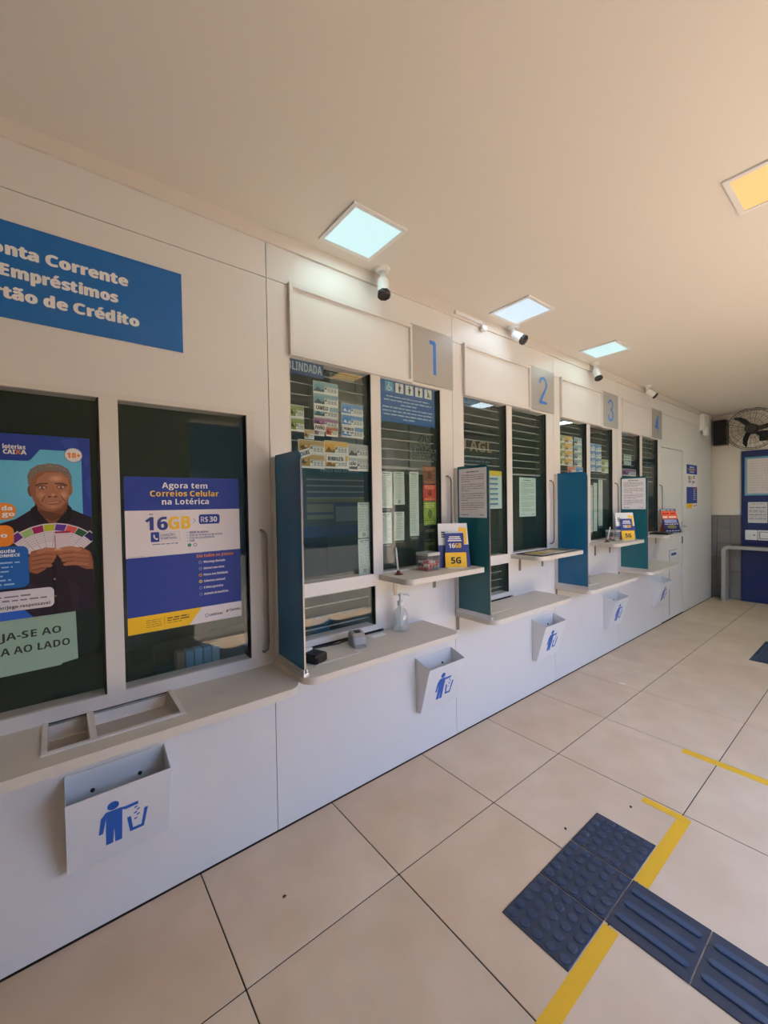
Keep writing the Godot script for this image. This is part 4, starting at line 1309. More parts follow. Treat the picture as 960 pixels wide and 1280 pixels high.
# ======================================================================= behind the glass
func build_office() -> void:
	var s := st()
	box(s, Vector3(-2.75, 0, -7.6), Vector3(-2.6, 2.645, 2.3))
	tag(put("wall_office", s, M.office, self), "grey green back wall of the office behind the glass", "wall", "", "structure")
	s = st()
	box(s, Vector3(-2.6, 0, -7.7), Vector3(-0.6, 2.645, -7.55))
	tag(put("wall_office_end", s, M.office, self), "end wall of the office behind the glass", "wall", "", "structure")
	s = st()
	box(s, Vector3(-0.78, 0.70, -5.4), Vector3(-0.13, 0.73, 0.6))
	tag(put("worktop", s, M.desk, self), "dark worktop running behind all the service windows", "worktop")
	# tariff board hung behind window 1
	var g := on_wall("tariff_board", "teal headed price board behind the left pane of window 1", "board", 1.16, 1.27, -0.30)
	s = st()
	box(s, Vector3(-0.27, 0, -0.006), Vector3(0.30, 0.40, 0))
	put("board", s, mat(rgb(52, 66, 70), 0.5), g)
	for q: float in [-0.2, 0.24]:
		s = st()
		tube(s, [Vector3(q, 0.39, -0.004), Vector3(q, 1.375, -0.004)], 0.0015, 5)
		put("hanging_wire", s, M.black, g)
	var im := page(570, 400, rgb(58, 74, 76))
	bar(im, 0, 0, 570, 58, rgb(20, 84, 90))
	bar(im, 10, 66, 150, 76, rgb(130, 60, 60))
	bar(im, 10, 76, 150, 330, rgb(150, 156, 148))
	for j in 7: bar(im, 10, 76 + 42 * j, 150, 79 + 42 * j, rgb(84, 92, 90))
	for j in 3: bar(im, 44 + 35 * j, 76, 46 + 35 * j, 330, rgb(100, 108, 104))
	for j in 4: bar(im, 172, 76 + 34 * j, 560, 84 + 34 * j, rgb(150, 160, 154))
	bar(im, 172, 186, 560, 206, rgb(116, 122, 60))
	bar(im, 172, 216, 340, 300, rgb(128, 138, 110))
	bar(im, 172, 262, 340, 276, rgb(40, 60, 100))
	bar(im, 356, 210, 560, 232, rgb(34, 52, 96))
	bar(im, 356, 232, 560, 318, rgb(120, 134, 136))
	bar(im, 0, 340, 570, 400, rgb(24, 56, 110))
	sheet("print", 0.57, 0.40, 0.0006, printed(im), M.office, g, Vector3(0.015, 0.2, 0))
	text("PREÇO DAS APOSTAS", 0.017, g, Vector3(0.12, 0.365, 0.001), mat(rgb(130, 170, 170), 0.6), 1, 0.26)
	# pale cabinet hung from the ceiling behind the right pane of window 1
	g = on_wall("hanging_cabinet", "pale grey green cabinet behind the shop name of window 1", "cabinet", 1.42, 1.70, -0.62)
	s = st()
	box(s, Vector3(0, 0, -0.30), Vector3(0.335, 0.945, 0))
	put("cabinet_body", s, mat(rgb(196, 208, 192), 0.5), g)
	for q: float in [0.340, 0.68]:
		s = st()
		cbox(s, Vector3(q + (0.17 if q < 0.5 else 0.24), 0.47, -0.146), Vector3(0.33 if q < 0.5 else 0.46, 0.94, 0.30), 0.003)
		put("door", s, mat(rgb(168, 186, 172), 0.5), g)
	# dark banner behind window 2
	g = on_wall("dark_banner", "black banner with dim lettering behind the left pane of window 2", "banner", 2.24, 1.70, -0.16)
	s = st()
	box(s, Vector3(-0.22, 0, -0.004), Vector3(0.30, 0.215, 0))
	put("banner", s, M.black, g)
	for q: float in [-0.19, 0.27]:
		s = st()
		tube(s, [Vector3(q, 0.21, -0.003), Vector3(q, 0.945, -0.003)], 0.0015, 5)
		put("hanging_wire", s, M.black, g)
	text("IU AGL", 0.075, g, Vector3(0.06, 0.11, 0.0), mat(rgb(170, 146, 118), 0.6), 1, 0.42)
	im = page(420, 60, rgb(14, 22, 34))
	for j in 2: dashes(im, 10, 410, 8 + 26 * j, 12, rgb(90, 120, 150))
	sheet("small_print", 0.42, 0.06, 0.0005, printed(im), M.black, g, Vector3(0.06, 0.05, 0))
	# chair with a rounded back, seen behind window 1
	chair(Vector3(-1.0, 0, -1.62), 1.9, "dark blue office chair behind the slips of window 1")
	chair(Vector3(-1.05, 0, -2.95), 1.4, "dark blue office chair behind window 2")
	chair(Vector3(-1.0, 0, -0.15), 2.3, "dark office chair behind the leftmost glass panes")
	# papers and boxes on the worktop behind the small panes
	g = thing("booklet", "small blue booklet on the worktop behind window 1's lower pane", "booklet", Vector3(-0.30, 0.73, -1.13), 0.5)
	s = st()
	cbox(s, Vector3(0, 0.045, 0), Vector3(0.10, 0.09, 0.03), 0.002, Transform3D(Basis(Vector3.RIGHT, -0.3), Vector3(0, 0.004, 0)))
	put("cover", s, mat(rgb(30, 110, 170), 0.5), g)
	g = thing("leaflet_box", "yellow and blue leaflet holder behind window 2's lower pane", "holder", Vector3(-0.16, 0.73, -2.42), PI / 2)
	s = st()
	cbox(s, Vector3(0, 0.11, 0), Vector3(0.10, 0.22, 0.03), 0.002)
	put("holder", s, M.navy, g)
	s = st()
	box(s, Vector3(-0.03, 0.10, 0.0152), Vector3(0.02, 0.17, 0.0165))
	put("picture", s, M.yellow, g)
	for q: Array in [[-0.25, 0.35, "the leftmost panes"], [-0.28, 2.75, "the second service window"], [-0.3, 3.9, "the third service window"], [-0.3, 5.1, "the farthest service window"]]:
		g = thing("monitor", "black computer monitor on the worktop behind " + q[2], "monitor", Vector3(q[0] - 0.12, 0.73, -q[1]), PI / 2 + 0.15)
		s = st()
		cbox(s, Vector3(0, 0.24, 0), Vector3(0.44, 0.27, 0.035), 0.006)
		put("screen_housing", s, M.black, g)
		s = st()
		box(s, Vector3(-0.03, 0.012, -0.02), Vector3(0.03, 0.12, 0.01))
		box(s, Vector3(-0.11, 0, -0.08), Vector3(0.11, 0.012, 0.08))
		put("stand", s, M.black, g)
	# packets stacked behind the phone poster's pane
	for j in 5:
		g = thing("packet", "pale blue packet in a row below the phone poster, %s from the left" % ["first", "second", "third", "fourth", "fifth"][j], "packet", Vector3(-0.15, 0.73, -(0.38 + 0.035 * j)), PI / 2 + 0.05, "packets behind the lower left glass")
		s = st()
		cbox(s, Vector3(0, 0.06, 0), Vector3(0.03, 0.12, 0.04), 0.001)
		put("wrapper", s, mat([rgb(120, 96, 70), rgb(70, 130, 160), rgb(90, 150, 176), rgb(80, 140, 170), rgb(110, 160, 180)][j], 0.6), g)

func chair(at: Vector3, turn: float, label: String) -> void:
	var c := thing("office_chair", label, "chair", at, turn, "office chairs behind the glass")
	var s := st()
	cbox(s, Vector3(0, 0.47, 0), Vector3(0.46, 0.08, 0.46), 0.03)
	put("seat", s, M.chair, c)
	s = st()
	prism(s, round_rect(-0.21, 0.60, 0.21, 1.28, [0.06, 0.06, 0.14, 0.14], 8), -0.26, -0.20)
	put("backrest", s, M.chair, c)
	s = st()
	tube(s, [Vector3(0, 0.43, 0), Vector3(0, 0.08, 0)], 0.025, 10)
	tube(s, [Vector3(0, 0.45, -0.1), Vector3(0, 0.46, -0.27), Vector3(0, 0.7, -0.27)], 0.018, 8)
	put("post", s, M.black, c)
	for k in 5:
		s = st()
		var a := TAU * k / 5
		tube(s, [Vector3(0, 0.09, 0), Vector3(cos(a) * 0.27, 0.06, sin(a) * 0.27)], 0.016, 8)
		lathe(s, [Vector2(0, 0.0), Vector2(0.022, 0.008), Vector2(0.026, 0.026), Vector2(0.02, 0.046), Vector2(0, 0.052)], 10, Transform3D(Basis.IDENTITY, Vector3(cos(a) * 0.27, 0, sin(a) * 0.27)))
		put("leg", s, M.black, c)


# ======================================================================= things on counters and shelves
func pen_stand(u: float, x: float, y: float, lean: float, label: String) -> void:
	var g := thing("counter_pen", label, "pen", Vector3(x, y, -u), 0.0, "counter pens on suction bases")
	var s := st()
	lathe(s, [Vector2(0, 0), Vector2(0.024, 0), Vector2(0.025, 0.003), Vector2(0.012, 0.008), Vector2(0.007, 0.022), Vector2(0, 0.023)], 20)
	put("base", s, mat(rgb(96, 26, 28), 0.35), g)
	s = st()
	lathe(s, [Vector2(0, 0.018), Vector2(0.005, 0.022), Vector2(0.0055, 0.13), Vector2(0.004, 0.145), Vector2(0, 0.146)], 12, Transform3D(Basis(Vector3.BACK, 0.0) * Basis(Vector3.RIGHT, lean), Vector3.ZERO))
	put("pen", s, mat(rgb(206, 206, 204), 0.3), g)

func candy_box(u: float, x: float, label: String, n: int) -> void:
	var g := on_wall("candy_box", label, "box", u, 1.077, x, "clear candy boxes on the shelves")
	var s := st()
	var w := 0.094
	for q: Array in [[0, 0, 0, w, 0.003, w], [0, 0.003, 0, 0.002, 0.082, w], [w - 0.002, 0.003, 0, w, 0.082, w], [0.002, 0.003, 0, w - 0.002, 0.082, 0.002], [0.002, 0.003, w - 0.002, w - 0.002, 0.082, w]]:
		box(s, Vector3(q[0], q[1], q[2]), Vector3(q[3], q[4], q[5]))
	put("clear_wall", s, M.acrylic, g)
	s = st()
	cbox(s, Vector3(w / 2, 0.092, w / 2), Vector3(w + 0.003, 0.018, w + 0.003), 0.003)
	put("lid", s, mat(rgb(176, 178, 176), 0.2), g)
	var cm := [mat(rgb(200, 36, 52), 0.3), mat(rgb(226, 214, 212), 0.4), mat(rgb(36, 120, 116), 0.3), mat(rgb(210, 90, 60), 0.3), mat(rgb(232, 222, 218), 0.4)]
	var cs := st()
	lathe(cs, [Vector2(0, -0.009), Vector2(0.006, -0.0065), Vector2(0.009, 0), Vector2(0.006, 0.0065), Vector2(0, 0.009)], 8)
	var ball := cs.commit()
	for j in n:
		var lay := j / 16
		var i := j % 16
		var cd := thing("candy", "small wrapped candy inside the clear box on the %s shelf" % ("nearest" if u < 2.0 else "third"), "candy", Vector3(x + 0.013 + 0.0225 * (i / 4), 1.0895 + 0.0175 * lay, -u - 0.013 - 0.0225 * (i % 4)), rng.randf() * 3.0, "candies in the clear box of shelf %d" % (1 if u < 2.0 else 3))
		place("wrapper", ball, cm[rng.randi() % 5], cd)

func brochure_stand(u: float, x: float, turn: float, label: String) -> void:
	var g := thing("brochure_stand", label, "stand", Vector3(x, 1.077, -u), turn, "cardboard brochure stands on the shelves")
	var lean := Transform3D(Basis(Vector3.RIGHT, -0.16), Vector3(0, 0, 0))
	var s := st()
	prism(s, poly([-0.092, 0, 0.092, 0, 0.084, 0.255, -0.088, 0.255]), -0.004, 0, lean)
	put("back_card", s, M.white, g)
	s = st()
	prism(s, poly([-0.092, 0, 0.092, 0, 0.0875, 0.13, -0.09, 0.13]), 0.0, 0.0012, lean)
	put("blue_field", s, M.navy, g)
	s = st()
	box(s, Vector3(-0.05, 0, -0.085), Vector3(0.05, 0.004, 0.03))
	prism(s, poly([0.0, 0.0, -0.085, 0.0, -0.028, 0.17]), -0.002, 0.002, Transform3D(Basis(Vector3(0, 0, 1), Vector3.UP, Vector3(-1, 0, 0)), Vector3.ZERO))
	put("strut", s, M.white, g)
	s = st()
	prism(s, poly([0.028, 0.14, 0.076, 0.132, 0.08, 0.225, 0.034, 0.232]), 0.0, 0.002, lean)
	put("phone_picture", s, M.yellow, g)
	for j in 3:
		s = st()
		prism(s, round_rect(-0.052, 0.012, 0.056, 0.205 - 0.008 * j, [0, 0, 0, 0]), 0.006 + 0.004 * j, 0.0085 + 0.004 * j, lean)
		put("leaflet", s, M.navy if j else M.white, g)
	s = st()
	prism(s, round_rect(-0.06, 0.0, 0.064, 0.085, [0, 0, 0.004, 0.004]), 0.017, 0.024, lean)
	prism(s, round_rect(-0.06, 0.0, 0.064, 0.008, [0, 0, 0, 0]), 0.0, 0.017, lean)
	put("pocket", s, M.yellow, g)
	var f := Node3D.new()
	f.name = "print"
	g.add_child(f, true)
	f.transform = lean
	text("16", 0.026, f, Vector3(-0.035, 0.112, 0.0168), M.letter, 0, 0.036, true, 0.5)
	text("GB", 0.026, f, Vector3(0.003, 0.112, 0.0168), M.yellow, 0, 0.036, true, 0.5)
	text("5G", 0.036, f, Vector3(0.002, 0.022, 0.0242), M.ink, 1, 0.056, true, 0.8)
	s = st()
	for j in 3: box(s, Vector3(-0.038 + 0.004 * j, 0.150 + 0.011 * j, 0.0167), Vector3(0.042 - 0.004 * j, 0.156 + 0.011 * j, 0.0174))
	put("print_line", s, M.letter, f)
	s = st()
	for j in 3: box(s, Vector3(-0.072, 0.175 + 0.013 * j, 0.0003), Vector3([-0.01, 0.02, -0.03][j], 0.181 + 0.013 * j, 0.0008))
	put("print_line", s, M.ink, f)

func scanner(u: float, x: float, y: float, label: String) -> void:
	var g := thing("finger_reader", label, "scanner", Vector3(x, y, -u), PI / 2 - 0.25, "grey desktop readers on the counters")
	var s := st()
	var side := PackedVector2Array([Vector2(-0.045, 0.0), Vector2(0.045, 0.0), Vector2(0.046, 0.02), Vector2(0.036, 0.05), Vector2(0.018, 0.066), Vector2(-0.02, 0.07), Vector2(-0.04, 0.062), Vector2(-0.047, 0.03)])
	var prof := Transform3D(Basis(Vector3(0, 0, 1), Vector3.UP, Vector3(-1, 0, 0)), Vector3.ZERO)
	prism(s, side, -0.026, 0.026, prof)
	var inner := PackedVector2Array()
	for p in side: inner.append(Vector2(p.x * 0.9, p.y * 0.94 + 0.001))
	prism(s, inner, -0.031, 0.031, prof)
	put("housing", s, mat(rgb(150, 150, 148), 0.35), g)
	s = st()
	cbox(s, Vector3(0, 0.0695, -0.002), Vector3(0.028, 0.006, 0.03), 0.002, Transform3D(Basis(Vector3.RIGHT, 0.06), Vector3.ZERO))
	put("lens", s, M.black, g)
	s = st()
	tube(s, [Vector3(0, 0.02, -0.044), Vector3(-0.03, 0.012, -0.06), Vector3(-0.08, 0.006, -0.055), Vector3(-0.13, 0.006, -0.05), Vector3(-0.2, 0.005, -0.05)], 0.004, 6)
	put("cable", s, M.black, g)

func flat_sheet(called: String, label: String, category: String, at: Vector3, turn: float, w: float, d: float, t: float, m: Material, group := "") -> void:
	var g := thing(called, label, category, at, turn, group)
	var o := sheet("sheet", w, d, t, m, M.paper, g)
	o.rotation.x = -PI / 2

func build_counter_objects() -> void:
	# shelf 1
	pen_stand(1.392, 0.075, 1.077, 0.12, "white pen upright in a dark red base on shelf 1")
	candy_box(1.555, 0.036, "clear box of red and white candies on shelf 1", 48)
	brochure_stand(1.775, 0.125, 1.0, "brochure stand with yellow pocket on the nearest shelf, beside the candy box")
	# sanitizer bottle on counter 1
	var g := thing("pump_bottle", "clear empty pump bottle on the counter of window 1", "bottle", Vector3(0.065, 0.775, -1.41))
	var s := st()
	lathe(s, [Vector2(0, 0.0), Vector2(0.034, 0.0), Vector2(0.039, 0.006), Vector2(0.040, 0.085), Vector2(0.034, 0.108), Vector2(0.018, 0.124), Vector2(0.015, 0.128), Vector2(0.015, 0.14)], 24)
	lathe(s, [Vector2(0.015, 0.14), Vector2(0.0135, 0.14), Vector2(0.0135, 0.126), Vector2(0.033, 0.106), Vector2(0.0385, 0.084), Vector2(0.0375, 0.008), Vector2(0, 0.004)], 24)
	put("bottle", s, M.clear, g)
	s = st()
	lathe(s, [Vector2(0.017, 0.136), Vector2(0.017, 0.156), Vector2(0.007, 0.160), Vector2(0.0055, 0.185), Vector2(0.012, 0.187), Vector2(0.012, 0.197), Vector2(0, 0.199)], 18)
	tube(s, [Vector3(0, 0.191, 0), Vector3(0.02, 0.192, -0.03), Vector3(0.024, 0.184, -0.04)], 0.005, 8)
	put("pump", s, mat(rgb(216, 216, 212), 0.25), g)
	s = st()
	tube(s, [Vector3(0, 0.136, 0), Vector3(0.004, 0.05, 0.004), Vector3(0.012, 0.008, 0.01)], 0.003, 6)
	put("dip_tube", s, M.white, g)
	scanner(1.10, 0.105, 0.775, "grey rounded reader with black lens on the counter of window 1")
	scanner(3.33, 0.11, 0.775, "grey rounded reader on the counter of window 3")
	g = thing("card_terminal", "black card terminal beside the nearest blue divider", "terminal", Vector3(0.13, 0.775, -0.845), PI / 2 + 0.35)
	s = st()
	cbox(s, Vector3(0, 0.02, 0), Vector3(0.075, 0.04, 0.12), 0.008)
	put("housing", s, M.black, g)
	s = st()
	cbox(s, Vector3(0, 0.043, -0.035), Vector3(0.05, 0.012, 0.04), 0.003)
	put("paper_roll", s, M.paper, g)
	flat_sheet("paper_card", "small white card lying at the back of the counter of window 1", "card", Vector3(0.05, 0.775, -1.27), 0.06, 0.04, 0.085, 0.001, M.paper)
	# shelf 2: open booklets and a dark glass cover
	var pm := []
	for c: Color in [rgb(176, 160, 96), rgb(206, 196, 160), rgb(90, 100, 80)]:
		var im := page(140, 200, c)
		for j in 12: dashes(im, 10, 130, 12 + 15 * j, 6, c.darkened(0.35))
		bar(im, 14, 60, 70, 110, c.lightened(0.3))
		pm.append(printed(im))
	var yb := 1.077
	g = thing("desk_mat", "thin black mat under the booklets on shelf 2", "mat", Vector3(0.122, yb, -2.78), 0.0)
	s = st()
	cbox(s, Vector3(0, 0.002, 0), Vector3(0.20, 0.004, 0.50), 0.001)
	put("mat", s, M.black, g)
	flat_sheet("booklet", "yellowish printed booklet lying leftmost on shelf 2", "booklet", Vector3(0.13, yb + 0.004, -2.64), 0.08, 0.13, 0.15, 0.003, pm[0], "booklets lying on shelf 2")
	flat_sheet("booklet", "cream printed booklet lying in the middle of shelf 2", "booklet", Vector3(0.135, yb + 0.004, -2.805), -0.05, 0.13, 0.15, 0.003, pm[1], "booklets lying on shelf 2")
	flat_sheet("booklet", "green grey printed booklet lying rightmost on shelf 2", "booklet", Vector3(0.125, yb + 0.004, -2.955), 0.04, 0.13, 0.13, 0.003, pm[2], "booklets lying on shelf 2")
	# shelf 3
	pen_stand(3.80, 0.10, 1.077, -0.45, "white pen leaning on its base on shelf 3")
	candy_box(3.90, 0.045, "clear box of dark candies on shelf 3", 32)
	brochure_stand(4.12, 0.14, 0.95, "smaller looking brochure stand with yellow pocket on the shelf before the far teal divider")
	# shelf 4: magazine on a stand and a dark folder
	g = thing("magazine_stand", "orange and blue magazine leaning on shelf 4", "magazine", Vector3(0.14, 1.077, -5.36), 1.0)
	var lean := Transform3D(Basis(Vector3.RIGHT, -0.3), Vector3.ZERO)
	var im2 := page(200, 280, rgb(40, 40, 90))
	bar(im2, 0, 24, 200, 120, rgb(224, 110, 60))
	dashes(im2, 10, 190, 6, 12, rgb(230, 230, 230))
	dashes(im2, 14, 186, 44, 22, rgb(190, 40, 50))
	dashes(im2, 14, 186, 84, 24, rgb(240, 226, 220))
	bar(im2, 20, 126, 180, 170, rgb(140, 150, 190))
	dot(im2, 100, 215, 60, 22, rgb(120, 116, 70))
	dashes(im2, 14, 186, 178, 10, rgb(220, 220, 230))
	dashes(im2, 14, 186, 258, 10, rgb(220, 220, 230))
	var o := sheet("cover", 0.19, 0.27, 0.006, printed(im2, 0.3), M.navy, g)
	o.transform = lean * Transform3D(Basis.IDENTITY, Vector3(0, 0.135, 0))
	s = st()
	prism(s, poly([-0.003, 0.0, -0.11, 0.0, -0.062, 0.16]), -0.07, 0.07, Transform3D(Basis(Vector3(0, 0, 1), Vector3.UP, Vector3(-1, 0, 0)), Vector3.ZERO))
	put("stand", s, mat(rgb(200, 110, 80), 0.5), g)
	g = thing("folder", "flat black folder lying on shelf 4 beside the magazine", "folder", Vector3(0.12, 1.077, -5.06), 0.1)
	s = st()
	cbox(s, Vector3(0, 0.008, 0), Vector3(0.17, 0.016, 0.22), 0.003)
	put("cover", s, M.black, g)
	# small sign on the door's lower part
	g = on_wall("door_sign", "small white and blue sign low on the flush door", "sign", 5.73, 0.745, 0.0015)
	s = st()
	box(s, Vector3(0, 0, 0), Vector3(0.24, 0.07, 0.003))
	put("sign_panel", s, M.white, g)
	s = st()
	box(s, Vector3(0.03, 0.02, 0.003), Vector3(0.21, 0.052, 0.0036))
	put("blue_field", s, M.navy, g)


# ======================================================================= far end
func build_end_wall() -> void:
	var z := -7.535
	var s := st()
	# blue board with notices
	var g := thing("notice_board", "tall navy blue board on the far wall", "board", Vector3(0.33, 0.0, -7.55))
	var navy := mat(rgb(8, 34, 92), 0.4)
	s = st()
	cbox(s, Vector3(0.45, 1.05, 0.03), Vector3(0.90, 2.10, 0.03), 0.003)
	put("board", s, navy, g)
	var zb := -7.505
	g = thing("framed_notice", "large white notice in a pale blue frame on the navy board", "notice", Vector3(0.64, 1.745, zb))
	s = st()
	box(s, Vector3(-0.275, -0.265, 0), Vector3(0.275, 0.265, 0.006))
	put("frame", s, mat(rgb(96, 158, 186), 0.35), g)
	var im := page(500, 480, rgb(214, 202, 196))
	for q: Array in [[10, 10, 150, 300], [160, 10, 320, 300], [330, 10, 490, 300], [10, 310, 150, 470], [160, 310, 320, 470], [330, 310, 490, 470]]:
		bar(im, q[0], q[1], q[2], q[3], rgb(222, 211, 206))
		for j in int((q[3] - q[1]) / 34): dashes(im, q[0] + 14, q[0] + 120, q[1] + 20 + 34 * j, 6, rgb(176, 164, 160))
	sheet("sheet", 0.5, 0.48, 0.001, printed(im), M.paper, g, Vector3(0, 0, 0.006))
	g = thing("board_paper", "white printed sheet with dark lines below the framed notice", "notice", Vector3(0.50, 1.245, zb))
	im = page(240, 340, rgb(216, 212, 210))
	dashes(im, 40, 200, 24, 10, rgb(110, 108, 108))
	for j in 8: dashes(im, 16, 224, 80 + 30 * j, 13 if j % 2 == 0 else 6, rgb(92, 90, 92))
	sheet("sheet", 0.20, 0.285, 0.001, printed(im), M.paper, g)
	# three white boxes in a row
	for j in 3:
		g = thing("form_box", ["leftmost", "middle, brown framed", "rightmost"][j] + " white form box below the board's printed sheet", "box", Vector3(0.44 + 0.135 * j, 0.935, zb), 0.0, "white form boxes on the navy board")
		s = st()
		cbox(s, Vector3(0, 0, 0.02), Vector3(0.128, 0.135, 0.04), 0.004)
		put("box_body", s, M.white, g)
		s = st()
		if j == 1:
			for q: Array in [[-0.05, -0.05, 0.05, -0.042], [-0.05, 0.042, 0.05, 0.05], [-0.05, -0.042, -0.042, 0.042], [0.042, -0.042, 0.05, 0.042]]: box(s, Vector3(q[0], q[1], 0.04), Vector3(q[2], q[3], 0.042))
			put("edging", s, mat(rgb(120, 84, 76), 0.5), g)
		else:
			lathe(s, [Vector2(0, 0), Vector2(0.01, 0), Vector2(0.008, 0.008), Vector2(0, 0.01)], 12, Transform3D(Basis(Vector3.RIGHT, PI / 2), Vector3(0.03, 0, 0.04)))
			put("knob", s, mat(rgb(120, 110, 106), 0.4), g)
	# bench table with rounded bent ends
	g = thing("writing_table", "grey waterfall writing table against the navy board", "table", Vector3(0.15, 0.0, -7.30))
	s = st()
	var out := PackedVector2Array()
	var w := 1.3
	var hh := 0.785
	var t := 0.045
	out.append(Vector2(0, 0))
	for j in 7: out.append(Vector2(0.08 - cos(PI / 2 * j / 6) * 0.08, hh - 0.08 + sin(PI / 2 * j / 6) * 0.08))
	for j in 7: out.append(Vector2(w - 0.08 + sin(PI / 2 * j / 6) * 0.08, hh - 0.08 + cos(PI / 2 * j / 6) * 0.08))
	out.append_array([Vector2(w, 0), Vector2(w - t, 0)])
	var r := 0.08 - t
	for j in 7: out.append(Vector2(w - t - r + cos(PI / 2 * j / 6) * r, hh - t - r + sin(PI / 2 * j / 6) * r))
	for j in 7: out.append(Vector2(t + r - sin(PI / 2 * j / 6) * r, hh - t - r + cos(PI / 2 * j / 6) * r))
	out.append(Vector2(t, 0))
	prism(s, out, -0.20, 0.0)
	put("bent_top", s, mat(rgb(168, 166, 162), 0.45), g)
	s = st()
	box(s, Vector3(0.085, hh, -0.198), Vector3(w - 0.085, hh + 0.003, -0.004))
	put("writing_surface", s, mat(rgb(62, 56, 54), 0.5), g)
	# switch
	g = thing("light_switch", "white light switch plate left of the navy board", "switch", Vector3(0.285, 1.255, -7.55))
	s = st()
	cbox(s, Vector3(0, 0, 0.006), Vector3(0.07, 0.075, 0.012), 0.003)
	put("plate", s, M.white, g)
	s = st()
	cbox(s, Vector3(0.002, 0, 0.014), Vector3(0.02, 0.03, 0.006), 0.001)
	put("rocker", s, M.paper, g)
	# speaker box in the corner
	g = thing("speaker", "black rectangular loudspeaker in the upper far corner", "speaker", Vector3(0.108, 2.385, -7.55))
	s = st()
	cbox(s, Vector3(0, 0, 0.07), Vector3(0.155, 0.355, 0.14), 0.006)
	put("cabinet", s, M.black, g)
	s = st()
	cbox(s, Vector3(0, 0, 0.142), Vector3(0.135, 0.335, 0.006), 0.002)
	put("grille", s, mat(rgb(26, 26, 28), 0.9), g)
	# wall fan
	g = thing("wall_fan", "black three-bladed wall fan in a wire guard", "fan", Vector3(0.475, 2.372, -7.28))
	var wire := mat(rgb(60, 54, 50), 0.4, 0.5)
	s = st()
	for q: Array in [[0.275, 0.0, 0.004], [0.255, 0.035, 0.0025], [0.20, 0.055, 0.002], [0.13, 0.066, 0.002], [0.255, -0.05, 0.0025]]:
		var ring := []
		for j in 40: ring.append(Vector3(cos(TAU * j / 40) * q[0], sin(TAU * j / 40) * q[0], q[1]))
		tube(s, ring, q[2], 5, true)
	for j in 36:
		var a := TAU * j / 36
		var d := Vector3(cos(a), sin(a), 0)
		tube(s, [d * 0.07 + Vector3(0, 0, 0.072), d * 0.14 + Vector3(0, 0, 0.066), d * 0.22 + Vector3(0, 0, 0.050), d * 0.262 + Vector3(0, 0, 0.026), d * 0.275], 0.0015, 4)
	for j in 18:
		var a := TAU * j / 18
		var d := Vector3(cos(a), sin(a), 0)
		tube(s, [d * 0.275, d * 0.255 + Vector3(0, 0, -0.05), d * 0.09 + Vector3(0, 0, -0.075)], 0.0015, 4)
	put("wire_guard", s, wire, g)
	for k in 3:
		s = st()
		var l := [Vector2(0.03, 0.03), Vector2(0.10, 0.035), Vector2(0.17, 0.055), Vector2(0.225, 0.09), Vector2(0.235, 0.075), Vector2(0.21, 0.02), Vector2(0.15, -0.018), Vector2(0.08, -0.03), Vector2(0.03, -0.03)]
		var pp := PackedVector2Array()
		for q: Vector2 in l: pp.append(q)
		prism(s, pp, -0.002, 0.002, Transform3D(Basis(Vector3.BACK, 0.0 + TAU * k / 3) * Basis(Vector3.RIGHT, 0.35), Vector3.ZERO))
		put("blade", s, M.black, g)
	s = st()
	lathe(s, [Vector2(0, -0.10), Vector2(0.06, -0.10), Vector2(0.07, -0.05), Vector2(0.06, -0.015), Vector2(0.045, 0.0), Vector2(0.045, 0.03), Vector2(0, 0.035)], 24, Transform3D(Basis(Vector3.RIGHT, PI / 2), Vector3.ZERO))
	put("motor", s, M.black, g)
	s = st()
	lathe(s, [Vector2(0, 0), Vector2(0.065, 0), Vector2(0.062, 0.008), Vector2(0, 0.012)], 24, Transform3D(Basis(Vector3.RIGHT, PI / 2), Vector3(0, 0, 0.07)))
	put("badge", s, mat(rgb(40, 38, 38), 0.35), g)
	s = st()
	tube(s, [Vector3(0, -0.01, -0.09), Vector3(0.06, -0.07, -0.14), Vector3(0.08, -0.08, -0.27)], 0.022, 10)
	put("arm", s, M.black, g)
	s = st()
	cbox(s, Vector3(0.08, -0.08, -0.262), Vector3(0.09, 0.14, 0.016), 0.004)
	put("wall_mount", s, M.black, g)
	# emergency light
	g = on_wall("emergency_light", "white emergency light box high on the counter wall near the far corner", "lamp", 6.90, 2.36, 0.0)
	s = st()
	cbox(s, Vector3(0.09, 0.13, 0.03), Vector3(0.20, 0.22, 0.06), 0.006)
	put("housing", s, M.white, g)
	s = st()
	cbox(s, Vector3(0.10, 0.01, 0.045), Vector3(0.12, 0.10, 0.05), 0.01)
	put("lamp_head", s, M.white, g)
	s = st()
	for q: Array in [[0.05, 0.19], [0.13, 0.09]]: cbox(s, Vector3(q[0], q[1], 0.061), Vector3(0.016, 0.012, 0.004), 0.001)
	put("button", s, M.dark_metal, g)


# ======================================================================= ceiling
func panel_light(at: Vector3, c: Color, glow: float, power: float, label: String) -> void:
	var g := thing("ceiling_light", label, "lamp", at, 0.0, "square ceiling panel lights")
	var s := st()
	var h := 0.142
	var i := 0.123
	for q: Array in [[-h, -h, h, -i], [-h, i, h, h], [-h, -i, -i, i], [i, -i, h, i]]: box(s, Vector3(q[0], -0.008, q[1]), Vector3(q[2], 0, q[3]))
	put("frame", s, M.white, g)
	s = st()
	box(s, Vector3(-i, -0.005, -i), Vector3(i, 0.0, i))
	var e := mat(rgb(70, 70, 70), 0.5)
	e.emission_enabled = true
	e.emission = c
	e.emission_energy_multiplier = glow
	put("diffuser_lamp", s, e, g)
	var l := AreaLight3D.new()
	l.name = "light"
	l.area_size = Vector2(2 * i, 2 * i)
	l.light_color = c
	l.light_energy = power
	l.shadow_enabled = true
	l.position = Vector3(0, -0.012, 0)
	l.rotation.x = -PI / 2
	g.add_child(l, true)

